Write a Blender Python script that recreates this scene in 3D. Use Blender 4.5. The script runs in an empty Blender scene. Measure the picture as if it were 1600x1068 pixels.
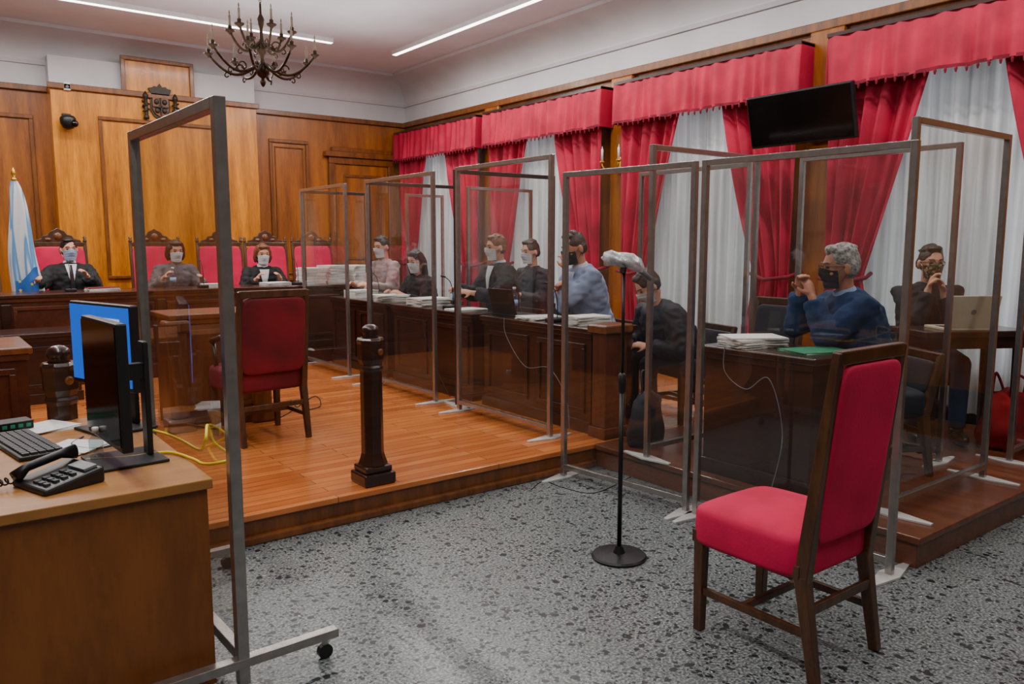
import bpy, math, random
from mathutils import Vector as V, Matrix, noise
random.seed(7)
SC=bpy.context.scene; COL=SC.collection; PI=math.pi
R=math.radians; sin=math.sin; cos=math.cos
# ---------------------------------------------------------------- camera geometry
CAM=V((0,0,1.55)); YAW=R(37.2); PIT=R(7.1); FP=1235.0
Fh=V((sin(YAW),cos(YAW),0)); Rh=V((cos(YAW),-sin(YAW),0))
F3=Fh*cos(PIT)+V((0,0,-sin(PIT))); U3=Fh*sin(PIT)+V((0,0,cos(PIT)))
def at(px,py,X=None,Y=None,Z=None,T=None):
    d=F3+Rh*((px-800)/FP)+U3*((534-py)/FP)
    if X is not None: t=X/d.x
    elif Y is not None: t=Y/d.y
    elif Z is not None: t=(Z-CAM.z)/d.z
    else: t=T
    return CAM+d*t
# ---------------------------------------------------------------- materials
def lin(c):
    return tuple(((x/255)/12.92 if x/255<=.04045 else ((x/255+.055)/1.055)**2.4) for x in c)+(1,)
def newmat(name):
    m=bpy.data.materials.new(name); m.use_nodes=True
    nt=m.node_tree; b=nt.nodes['Principled BSDF']; return m,nt,b
def ramp(nt,fac,stops):
    r=nt.nodes.new('ShaderNodeValToRGB'); nt.links.new(fac,r.inputs[0])
    e=r.color_ramp.elements
    while len(e)<len(stops): e.new(.5)
    for i,(p,c) in enumerate(stops): e[i].position=p; e[i].color=lin(c)
    return r
def coords(nt,scale=(1,1,1),rot=(0,0,0)):
    t=nt.nodes.new('ShaderNodeTexCoord'); mp=nt.nodes.new('ShaderNodeMapping')
    mp.inputs['Scale'].default_value=scale; mp.inputs['Rotation'].default_value=rot
    nt.links.new(t.outputs['Object'],mp.inputs[0]); return mp.outputs[0]
def bump(nt,b,h,s=.2,d=.01):
    n=nt.nodes.new('ShaderNodeBump'); n.inputs['Strength'].default_value=s; n.inputs['Distance'].default_value=d
    nt.links.new(h,n.inputs['Height']); nt.links.new(n.outputs[0],b.inputs['Normal'])
def noisetex(nt,vec,scale,detail=4,rough=.5):
    n=nt.nodes.new('ShaderNodeTexNoise'); n.inputs['Scale'].default_value=scale; n.inputs['Detail'].default_value=detail
    n.inputs['Roughness'].default_value=rough; nt.links.new(vec,n.inputs['Vector']); return n
def plain(name,c,rough=.5,metal=0,var=.12,scale=12,bmp=0,sheen=0,coat=0):
    m,nt,b=newmat(name)
    n=noisetex(nt,coords(nt),scale)
    lo=tuple(max(0,x*(1-var)) for x in c); hi=tuple(min(255,x*(1+var)) for x in c)
    r=ramp(nt,n.outputs['Fac'],[(.3,lo),(.7,hi)]); nt.links.new(r.outputs[0],b.inputs['Base Color'])
    b.inputs['Roughness'].default_value=rough; b.inputs['Metallic'].default_value=metal
    if sheen: b.inputs['Sheen Weight'].default_value=sheen
    if coat: b.inputs['Coat Weight'].default_value=coat; b.inputs['Coat Roughness'].default_value=.12
    if bmp: bump(nt,b,n.outputs['Fac'],bmp,.01)
    return m
def wood(name,c1,c2,scale=(9,9,.7),rough=.35,coat=.3):
    m,nt,b=newmat(name)
    v=coords(nt,scale); n=noisetex(nt,v,1.6,6,.6)
    n2=noisetex(nt,coords(nt,tuple(s*6 for s in scale)),2.5,3)
    mx=nt.nodes.new('ShaderNodeMath'); mx.operation='MULTIPLY_ADD'
    nt.links.new(n2.outputs['Fac'],mx.inputs[0]); mx.inputs[1].default_value=.35; nt.links.new(n.outputs['Fac'],mx.inputs[2])
    r=ramp(nt,mx.outputs[0],[(.42,c1),(.62,tuple((a+d)/2 for a,d in zip(c1,c2))),(.85,c2)])
    nt.links.new(r.outputs[0],b.inputs['Base Color']); b.inputs['Roughness'].default_value=rough
    b.inputs['Coat Weight'].default_value=coat; b.inputs['Coat Roughness'].default_value=.15
    bump(nt,b,n2.outputs['Fac'],.08,.003); return m
def emis(name,c,s):
    m,nt,b=newmat(name); b.inputs['Base Color'].default_value=lin(c)
    b.inputs['Emission Color'].default_value=lin(c); b.inputs['Emission Strength'].default_value=s; return m
def glassmat(name,tint=(.93,.95,.94),k=.06,rough=.015,haze=0):
    m=bpy.data.materials.new(name); m.use_nodes=True; nt=m.node_tree; nt.nodes.clear()
    o=nt.nodes.new('ShaderNodeOutputMaterial'); mix=nt.nodes.new('ShaderNodeMixShader')
    t=nt.nodes.new('ShaderNodeBsdfTransparent'); g=nt.nodes.new('ShaderNodeBsdfGlossy'); f=nt.nodes.new('ShaderNodeLayerWeight')
    n=noisetex(nt,coords(nt),3); rr=nt.nodes.new('ShaderNodeMath'); rr.operation='MULTIPLY'; rr.inputs[1].default_value=rough*2
    nt.links.new(n.outputs['Fac'],rr.inputs[0]); nt.links.new(rr.outputs[0],g.inputs['Roughness'])
    t.inputs[0].default_value=(*tint,1)
    pw=nt.nodes.new('ShaderNodeMath'); pw.operation='POWER'; pw.inputs[1].default_value=4; nt.links.new(f.outputs['Facing'],pw.inputs[0])
    mu=nt.nodes.new('ShaderNodeMath'); mu.operation='MULTIPLY_ADD'; mu.inputs[1].default_value=.8; mu.inputs[2].default_value=k; mu.use_clamp=True
    nt.links.new(pw.outputs[0],mu.inputs[0]); nt.links.new(mu.outputs[0],mix.inputs[0])
    src=t.outputs[0]
    if haze:
        d=nt.nodes.new('ShaderNodeBsdfDiffuse'); d.inputs[0].default_value=(.9,.92,.95,1); hm=nt.nodes.new('ShaderNodeMixShader')
        hn=noisetex(nt,coords(nt,(2,2,.7)),1.5,3); hr=nt.nodes.new('ShaderNodeMath'); hr.operation='MULTIPLY'; hr.inputs[1].default_value=haze*2
        nt.links.new(hn.outputs['Fac'],hr.inputs[0]); nt.links.new(hr.outputs[0],hm.inputs[0]); nt.links.new(t.outputs[0],hm.inputs[1]); nt.links.new(d.outputs[0],hm.inputs[2]); src=hm.outputs[0]
    nt.links.new(src,mix.inputs[1]); nt.links.new(g.outputs[0],mix.inputs[2]); nt.links.new(mix.outputs[0],o.inputs[0])
    return m
def fabric(name,c,c2=None,scale=60,rough=.85,sheen=.1,bmp=.3):
    c2=c2 or tuple(x*.8 for x in c)
    m,nt,b=newmat(name); n=noisetex(nt,coords(nt),scale,3); n2=noisetex(nt,coords(nt),4,3)
    r=ramp(nt,n2.outputs['Fac'],[(.3,c2),(.7,c)]); nt.links.new(r.outputs[0],b.inputs['Base Color'])
    b.inputs['Roughness'].default_value=rough; b.inputs['Sheen Weight'].default_value=sheen
    b.inputs['Sheen Tint'].default_value=lin(c)
    bump(nt,b,n.outputs['Fac'],bmp,.003); return m

M={}
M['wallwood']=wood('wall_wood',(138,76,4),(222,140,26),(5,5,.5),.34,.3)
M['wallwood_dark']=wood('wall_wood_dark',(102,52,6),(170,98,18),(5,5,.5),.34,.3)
M['trimwood']=wood('trim_wood',(80,42,8),(134,76,18),(9,9,1.5),.35,.3)
M['dark']=wood('dark_wood',(30,14,9),(60,29,18),(2,2,12),.28,.4)
M['darkred']=wood('reddish_wood',(54,24,12),(98,48,24),(2,9,2),.32,.35)
M['mid']=wood('mid_wood',(82,44,18),(128,74,32),(8,8,1.2),.35,.3)
M['deskwood']=wood('desk_wood',(104,56,18),(142,82,30),(3,9,.8),.45,.1)
M['desktop']=wood('desk_top_wood',(146,96,44),(176,120,60),(1.2,9,3),.4,.15)
M['chairwood']=wood('chair_wood',(46,25,12),(92,57,30),(10,10,2),.38,.3)
M['benchtop']=wood('bench_top_wood',(42,22,12),(78,42,24),(1,9,9),.25,.4)
M['platform']=wood('platform_wood',(78,42,26),(116,66,42),(8,1,8),.33,.2)
def planks():
    m,nt,b=newmat('dais_planks')
    v=coords(nt); br=nt.nodes.new('ShaderNodeTexBrick'); nt.links.new(v,br.inputs['Vector'])
    br.inputs['Scale'].default_value=1; br.inputs['Brick Width'].default_value=1.1; br.inputs['Row Height'].default_value=.085
    br.inputs['Mortar Size'].default_value=.0022; br.inputs['Mortar Smooth'].default_value=.3; br.offset=.37
    br.inputs['Color1'].default_value=lin((224,136,70)); br.inputs['Color2'].default_value=lin((192,106,50)); br.inputs['Mortar'].default_value=lin((84,40,16))
    n=noisetex(nt,coords(nt,(1.5,22,1)),2,5)
    mx=nt.nodes.new('ShaderNodeMix'); mx.data_type='RGBA'; mx.blend_type='MULTIPLY'; mx.inputs[0].default_value=.5
    rr=ramp(nt,n.outputs['Fac'],[(.3,(160,142,130)),(.7,(255,250,245))])
    nt.links.new(br.outputs['Color'],mx.inputs[6]); nt.links.new(rr.outputs[0],mx.inputs[7]); nt.links.new(mx.outputs[2],b.inputs['Base Color'])
    b.inputs['Roughness'].default_value=.22; b.inputs['Coat Weight'].default_value=.4; b.inputs['Coat Roughness'].default_value=.1
    return m
M['planks']=planks()
def terrazzo():
    m,nt,b=newmat('terrazzo'); v=coords(nt)
    nz=noisetex(nt,v,24,3); add=nt.nodes.new('ShaderNodeMixRGB'); add.blend_type='ADD'; add.inputs[0].default_value=.035
    nt.links.new(v,add.inputs[1]); nt.links.new(nz.outputs['Color'],add.inputs[2])
    def vor(scale,thr,soft):
        vo=nt.nodes.new('ShaderNodeTexVoronoi'); vo.inputs['Scale'].default_value=scale; nt.links.new(add.outputs[0],vo.inputs['Vector'])
        sp=nt.nodes.new('ShaderNodeSeparateColor'); nt.links.new(vo.outputs['Color'],sp.inputs[0])
        d=nt.nodes.new('ShaderNodeMath'); d.operation='MULTIPLY_ADD'; nt.links.new(sp.outputs[0],d.inputs[0]); d.inputs[1].default_value=thr; d.inputs[2].default_value=-thr*soft
        l=nt.nodes.new('ShaderNodeMath'); l.operation='LESS_THAN'; nt.links.new(vo.outputs['Distance'],l.inputs[0]); nt.links.new(d.outputs[0],l.inputs[1])
        return l.outputs[0],sp.outputs[1]
    base=noisetex(nt,v,3,6); r0=ramp(nt,base.outputs['Fac'],[(.3,(88,95,96)),(.7,(112,119,119))])
    fine=noisetex(nt,v,90,2); r1=ramp(nt,fine.outputs['Fac'],[(.38,(60,68,72)),(.5,(108,116,117)),(.62,(172,175,171))])
    m1=nt.nodes.new('ShaderNodeMixRGB'); m1.inputs[0].default_value=.6; nt.links.new(r0.outputs[0],m1.inputs[1]); nt.links.new(r1.outputs[0],m1.inputs[2])
    cur=m1.outputs[0]
    for sc,thr,soft,ca,cb in ((28,.9,.46,(15,19,23),(44,50,54)),(54,.9,.4,(14,18,22),(42,48,53)),(38,.65,.66,(146,151,147),(192,190,182))):
        mask,rnd=vor(sc,thr,soft); rc=ramp(nt,rnd,[(0,ca),(1,cb)])
        mm=nt.nodes.new('ShaderNodeMixRGB'); nt.links.new(mask,mm.inputs[0]); nt.links.new(cur,mm.inputs[1]); nt.links.new(rc.outputs[0],mm.inputs[2]); cur=mm.outputs[0]
    nt.links.new(cur,b.inputs['Base Color']); b.inputs['Roughness'].default_value=.28
    return m
M['terrazzo']=terrazzo()
M['plaster']=plain('plaster',(200,200,203),.85,var=.03,scale=2)
M['ceil']=plain('ceiling_paint',(212,215,219),.9,var=.03,scale=1.5)
M['lightwall']=plain('side_wall_paint',(112,106,100),.85,var=.04)
M['alu']=plain('brushed_metal',(168,162,158),.25,.85,var=.06,scale=30)
M['alushade']=plain('shade_toned_metal',(62,56,54),.4,.6,var=.06,scale=30)  # frame metal darkened in colour to stand in for shadow on crosswise posts
M['steelwhite']=plain('white_steel',(210,208,205),.4,.3,var=.04)
M['glass']=glassmat('screen_acrylic',k=.085,haze=.009)
M['winglass']=glassmat('window_glass',(.9,.95,1),.05)
M['plasticclear']=glassmat('bottle_plastic',(.8,.88,.92),.12)
M['velvet']=fabric('crimson_velvet',(220,4,80),(182,1,58),80,.8,.2)
M['velvetdark']=fabric('dark_red_velvet',(128,6,30),(82,3,17),80,.8,.1)
M['curtain']=fabric('crimson_curtain',(194,1,60),(150,0,42),40,.72,.16)
M['fringe']=fabric('fringe_thread',(136,4,40),(84,2,22),120,.9,.1)
def sheermat():
    m,nt,b=newmat('sheer_cloth'); nt.nodes.remove(b); o=nt.nodes['Material Output']
    d=nt.nodes.new('ShaderNodeBsdfDiffuse'); t=nt.nodes.new('ShaderNodeBsdfTranslucent'); mx=nt.nodes.new('ShaderNodeMixShader')
    n=noisetex(nt,coords(nt,(1,14,.5)),1.5,3); r=ramp(nt,n.outputs['Fac'],[(.3,(182,181,180)),(.7,(230,229,226))])
    nt.links.new(r.outputs[0],d.inputs[0]); nt.links.new(r.outputs[0],t.inputs[0]); mx.inputs[0].default_value=.35
    nt.links.new(d.outputs[0],mx.inputs[1]); nt.links.new(t.outputs[0],mx.inputs[2]); nt.links.new(mx.outputs[0],o.inputs[0]); return m
M['sheer']=sheermat()
M['bronze']=plain('aged_bronze',(60,44,30),.38,.8,var=.25,scale=20)
M['carving']=plain('carved_dark_wood',(44,34,24),.5,.2,var=.35,scale=40)
M['gold']=plain('gilt_metal',(200,150,60),.35,.8,var=.15)
M['candle']=plain('candle_cream',(110,98,78),.6)
M['black']=plain('black_plastic',(22,22,24),.42,var=.1)
M['blackgloss']=plain('black_screen',(8,8,10),.12,var=.1)
M['blackmetal']=plain('black_metal',(26,26,28),.4,.3,var=.1)
M['grey']=plain('grey_plastic',(120,122,126),.5)
M['key']=plain('key_plastic',(48,50,54),.5)
M['white']=plain('white_plastic',(222,222,220),.5,var=.03)
M['paper']=plain('paper',(226,224,220),.8,var=.04,scale=30)
M['paper2']=plain('paper_edges',(206,204,198),.85,var=.1,scale=70)
M['green']=plain('green_card',(30,120,86),.6)
M['yellow']=plain('yellow_rubber',(236,206,20),.4,var=.04)
M['wrap']=plain('silver_wrap',(190,190,192),.3,.35,var=.2,scale=40,bmp=.5)
M['laptop']=plain('pale_gold_metal',(216,206,182),.35,.3,var=.03)
M['red_bag']=fabric('red_bag_fabric',(186,14,24),(110,6,12),20)
M['led']=emis('led_diffuser',(255,250,244),9)
M['skin']=plain('skin_light',(206,148,120),.5,var=.06,scale=25)
M['skin2']=plain('skin_tan',(192,128,100),.5,var=.06,scale=25)
M['hair_dark']=plain('hair_dark',(26,20,18),.45,var=.5,scale=60,bmp=.6)
M['hair_brown']=plain('hair_brown',(104,60,32),.5,var=.35,scale=60,bmp=.6)
M['hair_grey']=plain('hair_grey',(124,120,116),.55,var=.45,scale=60,bmp=.6)
M['hair_darkbrown']=plain('hair_dark_brown',(52,32,22),.5,var=.4,scale=60,bmp=.6)
M['eye']=plain('eye_dark',(20,14,12),.2)
M['mask_white']=fabric('mask_white',(226,228,230),(200,204,210),60,.8,0)
M['mask_blue']=fabric('mask_blue_grey',(176,192,214),(150,168,196),60,.8,0)
M['mask_black']=fabric('mask_black',(24,24,28),(14,14,16),60,.8,0)
def floral():
    m,nt,b=newmat('mask_floral'); vo=nt.nodes.new('ShaderNodeTexVoronoi'); vo.inputs['Scale'].default_value=55
    nt.links.new(coords(nt),vo.inputs['Vector']); sp=nt.nodes.new('ShaderNodeSeparateColor'); nt.links.new(vo.outputs['Color'],sp.inputs[0])
    r=ramp(nt,sp.outputs[0],[(0,(30,46,38)),(.45,(80,96,60)),(.7,(176,150,110)),(.9,(150,50,46))]); r.color_ramp.interpolation='CONSTANT'
    nt.links.new(r.outputs[0],b.inputs['Base Color']); return m
M['mask_floral']=floral()
M['robe']=fabric('black_robe',(22,22,25),(12,12,14),50,.8,.05)
M['coat']=fabric('dark_navy_coat',(28,32,46),(18,20,30),50,.7,.05)
M['navy']=fabric('navy_sweater',(22,52,96),(13,34,68),90,.9,.1)
M['bluegrey']=fabric('blue_grey_jacket',(146,158,188),(118,130,160),70,.85,.1)
M['pinkshirt']=fabric('pink_grey_cardigan',(186,160,160),(150,128,130),60)
M['greyshirt']=fabric('grey_cloth',(110,104,108),(80,76,82),60)
M['shirt']=fabric('white_shirt',(222,224,230),(200,204,214),60,.8,0)
M['shirtblue']=fabric('light_blue_shirt',(168,190,222),(140,164,200),60,.8,0)
M['trouser']=fabric('dark_trousers',(26,28,36),(16,18,24),60,.85,.05)
M['jeans']=fabric('denim',(44,60,92),(28,40,66),60,.85,.05)
M['shoe']=plain('shoe_leather',(20,16,14),.35)
M['tie']=fabric('dark_tie',(40,20,30),(20,10,16),60)

TMP=bpy.data.scenes.new('temporary')
# ---------------------------------------------------------------- mesh builder
class MB:
    def __init__(s): s.v=[]; s.f=[]; s.M=Matrix.Identity(4)
    def add(s,vs,fs):
        n=len(s.v); s.v+= [s.M@V(p) for p in vs]; s.f+=[tuple(i+n for i in f) for f in fs]; return s
    def box(s,x0,x1,y0,y1,z0,z1,rot=None,piv=None):
        vs=[V((x,y,z)) for x in(x0,x1) for y in(y0,y1) for z in(z0,z1)]
        if rot is not None:
            c=V(piv) if piv else V(((x0+x1)/2,(y0+y1)/2,(z0+z1)/2)); vs=[rot@(p-c)+c for p in vs]
        return s.add(vs,[(0,1,3,2),(4,6,7,5),(0,4,5,1),(2,3,7,6),(0,2,6,4),(1,5,7,3)])
    def bar(s,a,b,w,h,upv=(0,0,1)):
        a=V(a);b=V(b);d=(b-a).normalized(); u=V(upv)
        if abs(d.dot(u))>.95: u=V((0,1,0))
        sx=d.cross(u).normalized(); sz=sx.cross(d).normalized()
        w0,w1=(w if isinstance(w,tuple) else (w,w)); h0,h1=(h if isinstance(h,tuple) else (h,h))
        vs=[]
        for p,ww,hh in((a,w0,h0),(b,w1,h1)):
            for i,j in((-1,-1),(1,-1),(1,1),(-1,1)): vs.append(p+sx*(i*ww/2)+sz*(j*hh/2))
        return s.add(vs,[(0,1,2,3),(7,6,5,4),(0,4,5,1),(1,5,6,2),(2,6,7,3),(3,7,4,0)])
    def etube(s,pts,rad,n=12,xdir=None,cap=True):
        pts=[V(p) for p in pts]; rad=[(r if isinstance(r,tuple) else (r,r)) for r in (rad if isinstance(rad,list) else [rad]*len(pts))]
        vs=[];fs=[];N=len(pts); px=V(xdir) if xdir else None
        for i,p in enumerate(pts):
            d=(pts[min(i+1,N-1)]-pts[max(i-1,0)]); d=d.normalized() if d.length>1e-9 else V((0,0,1))
            if px is None:
                px=V((1,0,0)) if abs(d.x)<.8 else V((0,1,0))
            x=(px-d*px.dot(d)); x=x.normalized() if x.length>1e-6 else d.orthogonal().normalized(); y=d.cross(x)
            px=V(xdir) if xdir else x
            for k in range(n):
                a=2*PI*k/n; vs.append(p+x*(cos(a)*rad[i][0])+y*(sin(a)*rad[i][1]))
        for i in range(N-1):
            for k in range(n):
                fs.append((i*n+k,i*n+(k+1)%n,(i+1)*n+(k+1)%n,(i+1)*n+k))
        if cap: fs.append(tuple(range(n-1,-1,-1))); fs.append(tuple((N-1)*n+k for k in range(n)))
        return s.add(vs,fs)
    tube=etube
    def lathe(s,prof,c=(0,0,0),n=20,sq=False):
        vs=[];fs=[];c=V(c)
        for r,z in prof:
            for k in range(n):
                a=2*PI*(k+.5)/n; vs.append(c+V((cos(a)*r,sin(a)*r,z)))
        for i in range(len(prof)-1):
            for k in range(n): fs.append((i*n+k,i*n+(k+1)%n,(i+1)*n+(k+1)%n,(i+1)*n+k))
        fs.append(tuple(range(n-1,-1,-1))); fs.append(tuple((len(prof)-1)*n+k for k in range(n)))
        return s.add(vs,fs)
    def ball(s,c,r,n=16,m=10,e=1.0,rot=None,fn=None):
        r=r if isinstance(r,(tuple,list)) else (r,r,r); c=V(c); vs=[];fs=[]
        def sp(x): return math.copysign(abs(x)**e,x)
        for j in range(1,m):
            ph=-PI/2+PI*j/m
            for i in range(n):
                th=2*PI*i/n; p=V((r[0]*sp(cos(ph))*sp(cos(th)),r[1]*sp(cos(ph))*sp(sin(th)),r[2]*sp(sin(ph))))
                vs.append(p)
        vs.append(V((0,0,-r[2]))); vs.append(V((0,0,r[2])))
        if fn: vs=[fn(p) for p in vs]
        if rot is not None: vs=[rot@p for p in vs]
        vs=[p+c for p in vs]
        for j in range(m-2):
            for i in range(n): fs.append((j*n+i,j*n+(i+1)%n,(j+1)*n+(i+1)%n,(j+1)*n+i))
        b=(m-1)*n
        for i in range(n):
            fs.append((b,(i+1)%n,i)); fs.append((b+1,(m-2)*n+i,(m-2)*n+(i+1)%n))
        return s.add(vs,fs)
    def sheet(s,fn,nu,nv):
        vs=[fn(i/nu,j/nv) for j in range(nv+1) for i in range(nu+1)]
        fs=[(j*(nu+1)+i,j*(nu+1)+i+1,(j+1)*(nu+1)+i+1,(j+1)*(nu+1)+i) for j in range(nv) for i in range(nu)]
        return s.add(vs,fs)
    def prism(s,poly,o,ax,ay,th):
        o=V(o);ax=V(ax);ay=V(ay);nn=ax.cross(ay).normalized()*th; n=len(poly)
        vs=[o+ax*x+ay*y for x,y in poly]+[o+ax*x+ay*y+nn for x,y in poly]
        fs=[tuple(range(n-1,-1,-1)),tuple(range(n,2*n))]+[(i,(i+1)%n,n+(i+1)%n,n+i) for i in range(n)]
        return s.add(vs,fs)
    def build(s,name,mat,parent=None,smooth=False,bevel=0,loc=None,autos=False,link=True):
        me=bpy.data.meshes.new(name); me.from_pydata([tuple(p) for p in s.v],[],s.f); me.update()
        import bmesh
        bm=bmesh.new(); bm.from_mesh(me); bmesh.ops.recalc_face_normals(bm,faces=bm.faces)
        bm.to_mesh(me); bm.free()
        if autos:
            me.polygons.foreach_set('use_smooth',[True]*len(me.polygons))
            try: me.set_sharp_from_angle(angle=R(40))
            except Exception: pass
        if smooth: me.polygons.foreach_set('use_smooth',[True]*len(me.polygons))
        me.materials.append(M[mat]); o=bpy.data.objects.new(name,me)
        if link: COL.objects.link(o)
        if parent: o.parent=parent
        if loc: o.location=loc
        if bevel:
            b=o.modifiers.new('bevel','BEVEL'); b.width=bevel; b.segments=2; b.limit_method='ANGLE'
        return o
    def remesh(s,name,mat,parent,vox=.01,it=4,disp=0):
        o=s.build('raw_'+name,mat,link=False); TMP.collection.objects.link(o)
        r=o.modifiers.new('r','REMESH'); r.mode='VOXEL'; r.voxel_size=vox; r.use_smooth_shade=True
        sm=o.modifiers.new('s','SMOOTH'); sm.factor=.5; sm.iterations=it
        vl=TMP.view_layers[0]; vl.update(); dg=vl.depsgraph
        me=bpy.data.meshes.new_from_object(o.evaluated_get(dg))
        bpy.data.objects.remove(o)
        if disp:
            for vv in me.vertices:
                c=vv.co
                k=noise.noise(c*20)*disp+ (1-abs(noise.noise(V((c.x*11,c.y*11,c.z*20)))*2))*disp*.7; vv.co+=vv.normal*k
        me.name=name; me.polygons.foreach_set('use_smooth',[True]*len(me.polygons))
        me.materials.clear(); me.materials.append(M[mat])
        n=bpy.data.objects.new(name,me); COL.objects.link(n); n.parent=parent; return n
def B(): return MB()
def tag(o,label,cat=None,group=None,kind=None):
    o['label']=label
    if cat: o['category']=cat
    if group: o['group']=group
    if kind: o['kind']=kind
    return o
def struct(o,label=None):
    o['kind']='structure'
    if label: o['label']=label
    return o
def thing(name,label,cat,loc=(0,0,0),rz=0,group=None):
    o=bpy.data.objects.new(name,None); COL.objects.link(o); o.empty_display_size=.1
    o.location=loc; o.rotation_euler=(0,0,rz); return tag(o,label,cat,group)
def dup(root,loc,rz,label=None,group=None):
    def cp(o,par):
        c=o.copy(); COL.objects.link(c)
        if par: c.parent=par
        for ch in list(o.children): cp(ch,c)
        return c
    r=cp(root,None); r.location=loc; r.rotation_euler=(0,0,rz)
    if label: r['label']=label
    if group: r['group']=group
    return r
def face(fx,fy): return math.atan2(-fx,fy)     # local +y -> (fx,fy)
def smoothpath(p,n=8):
    p=[V(q) for q in p]; o=[]
    for i in range(len(p)-1):
        p0=p[max(i-1,0)];p1=p[i];p2=p[i+1];p3=p[min(i+2,len(p)-1)]
        for k in range(n):
            t=k/n; o.append(.5*((2*p1)+(p2-p0)*t+(2*p0-5*p1+4*p2-p3)*t*t+(3*p1-p0-3*p2+p3)*t**3))
    return o+[p[-1]]

# ================================================================ SETTING
WX=6.5; BY=11.4; ZW=3.45; ZC=4.1; LX=-3.2; NY=-2.6; DZ=.16
struct(B().box(LX,WX,NY,BY,-.1,0).build('floor','terrazzo'),'grey speckled terrazzo floor')
struct(B().box(LX-.3,WX+.3,NY-.3,BY+.3,ZC,ZC+.1).build('ceiling','ceil'),'pale plaster ceiling')
struct(B().box(LX-.1,LX,NY,BY,0,ZC).build('wall_left','lightwall'))
struct(B().box(LX,WX,NY-.1,NY,0,ZC).build('wall_front','lightwall'))
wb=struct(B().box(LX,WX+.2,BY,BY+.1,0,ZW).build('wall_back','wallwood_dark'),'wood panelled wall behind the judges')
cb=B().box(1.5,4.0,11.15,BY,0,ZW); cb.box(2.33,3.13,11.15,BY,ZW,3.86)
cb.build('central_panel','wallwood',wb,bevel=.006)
def frame(mb,x0,x1,z0,z1,y,w=.05,t=.03):
    mb.box(x0,x1,y-t,y,z1-w,z1); mb.box(x0,x1,y-t,y,z0,z0+w); mb.box(x0,x0+w,y-t,y,z0+w,z1-w); mb.box(x1-w,x1,y-t,y,z0+w,z1-w)
mb=B(); frame(mb,2.0,3.45,1.1,3.12,11.15,.045); 
mb.box(1.47,4.03,11.11,11.15,ZW-.05,ZW+.02)
mb.box(2.29,3.17,11.11,11.15,3.84,3.89); mb.box(2.29,2.34,11.11,11.15,ZW,3.86); mb.box(3.12,3.17,11.11,11.15,ZW,3.86)
mb.build('panel_moulding','trimwood',wb,bevel=.008)
mb=B(); frame(mb,.5,1.33,.8,3.1,BY); frame(mb,-1,.3,.8,3.1,BY); frame(mb,4.25,4.85,1.0,3.05,BY); mb.box(4.0,WX,BY-.05,BY,ZW-.07,ZW); mb.box(LX,1.5,BY-.05,BY,ZW-.07,ZW)
frame(mb,4.33,4.77,1.1,2.95,BY,.02,.02)
mb.build('panel_moulding','trimwood',wb,bevel=.008)
door=struct(B().box(5.25,6.15,BY-.04,BY,.16,2.75).build('door_1','wallwood_dark',bevel=.01),'wooden door in the back wall beside the corner')
mb=B(); frame(mb,5.15,6.25,.1,2.85,BY,.1,.07); mb.box(5.08,6.32,BY-.11,BY,2.85,2.93); mb.box(5.2,6.2,BY-.08,BY,2.93,3.0); mb.build('door_frame','trimwood',door,bevel=.01)
mb=B(); frame(mb,5.38,6.02,1.3,2.6,BY-.04,.04,.02); frame(mb,5.38,6.02,.3,1.15,BY-.04,.04,.02); mb.build('door_moulding','trimwood',door,bevel=.005)
mb=B(); mb.box(LX,WX+.1,BY,BY+.1,ZW,ZC); mb.box(1.5,4.0,11.2,BY,ZW,3.8)
struct(mb.build('trim_1','plaster'),'white plaster frieze above the back wall')
mb=B(); mb.box(WX,WX+.1,NY,BY,ZW,ZC); struct(mb.build('trim_2','plaster'),'white plaster frieze above the window wall')
def cove(name,p0,p1,inw):
    mb=B(); p0=V(p0);p1=V(p1);inw=V(inw); prof=[(0,3.7),(.025,3.7),(.04,3.74),(.03,3.76)]
    prof+=[(.03+.4*(1-cos(a)),3.76+.3*sin(a)) for a in [R(x) for x in range(0,91,10)]]+[(.46,4.06),(.46,4.1),(0,4.1)]
    n=len(prof); vs=[p0+inw*x+V((0,0,z)) for x,z in prof]+[p1+inw*x+V((0,0,z)) for x,z in prof]
    fs=[(i,(i+1)%n,n+(i+1)%n,n+i) for i in range(n)]
    mb.add(vs,fs); return struct(mb.build(name,'plaster',autos=True),'curved plaster cornice')
cove('trim_3',(LX,BY,0),(WX,BY,0),(0,-1,0)); cove('trim_4',(WX,NY,0),(WX,BY,0),(-1,0,0))
WC=[2.78,5.25,7.73,10.17]; HW=.82; Z0=.55; Z1=2.95
mb=B(); edges=[NY]+[y for c in WC for y in(c-HW,c+HW)]+[BY]
for i in range(0,len(edges),2): mb.box(WX,WX+.14,edges[i],edges[i+1],0,ZW)
for c in WC: mb.box(WX,WX+.14,c-HW,c+HW,0,Z0); mb.box(WX,WX+.14,c-HW,c+HW,Z1,ZW)
wr=struct(mb.build('wall_right','wallwood_dark'),'wood panelled wall with curtained windows')
mb=B(); mb.box(WX-.05,WX,NY,BY,ZW-.07,ZW+.01); mb.box(WX-.03,WX,NY,BY,3.3,3.34); mb.build('panel_moulding','trimwood',wr,bevel=.008)
for g in (4.0,6.48,8.95):
    mb=B(); mb.box(WX-.06,WX,g-.16,g+.16,.16,3.38); mb.build('pilaster','wallwood_dark',wr,bevel=.012)
struct(B().box(WX-.04,WX,NY,BY,.16,.42).build('baseboard_right','black',bevel=.01),'dark baseboard under the windows')
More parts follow.
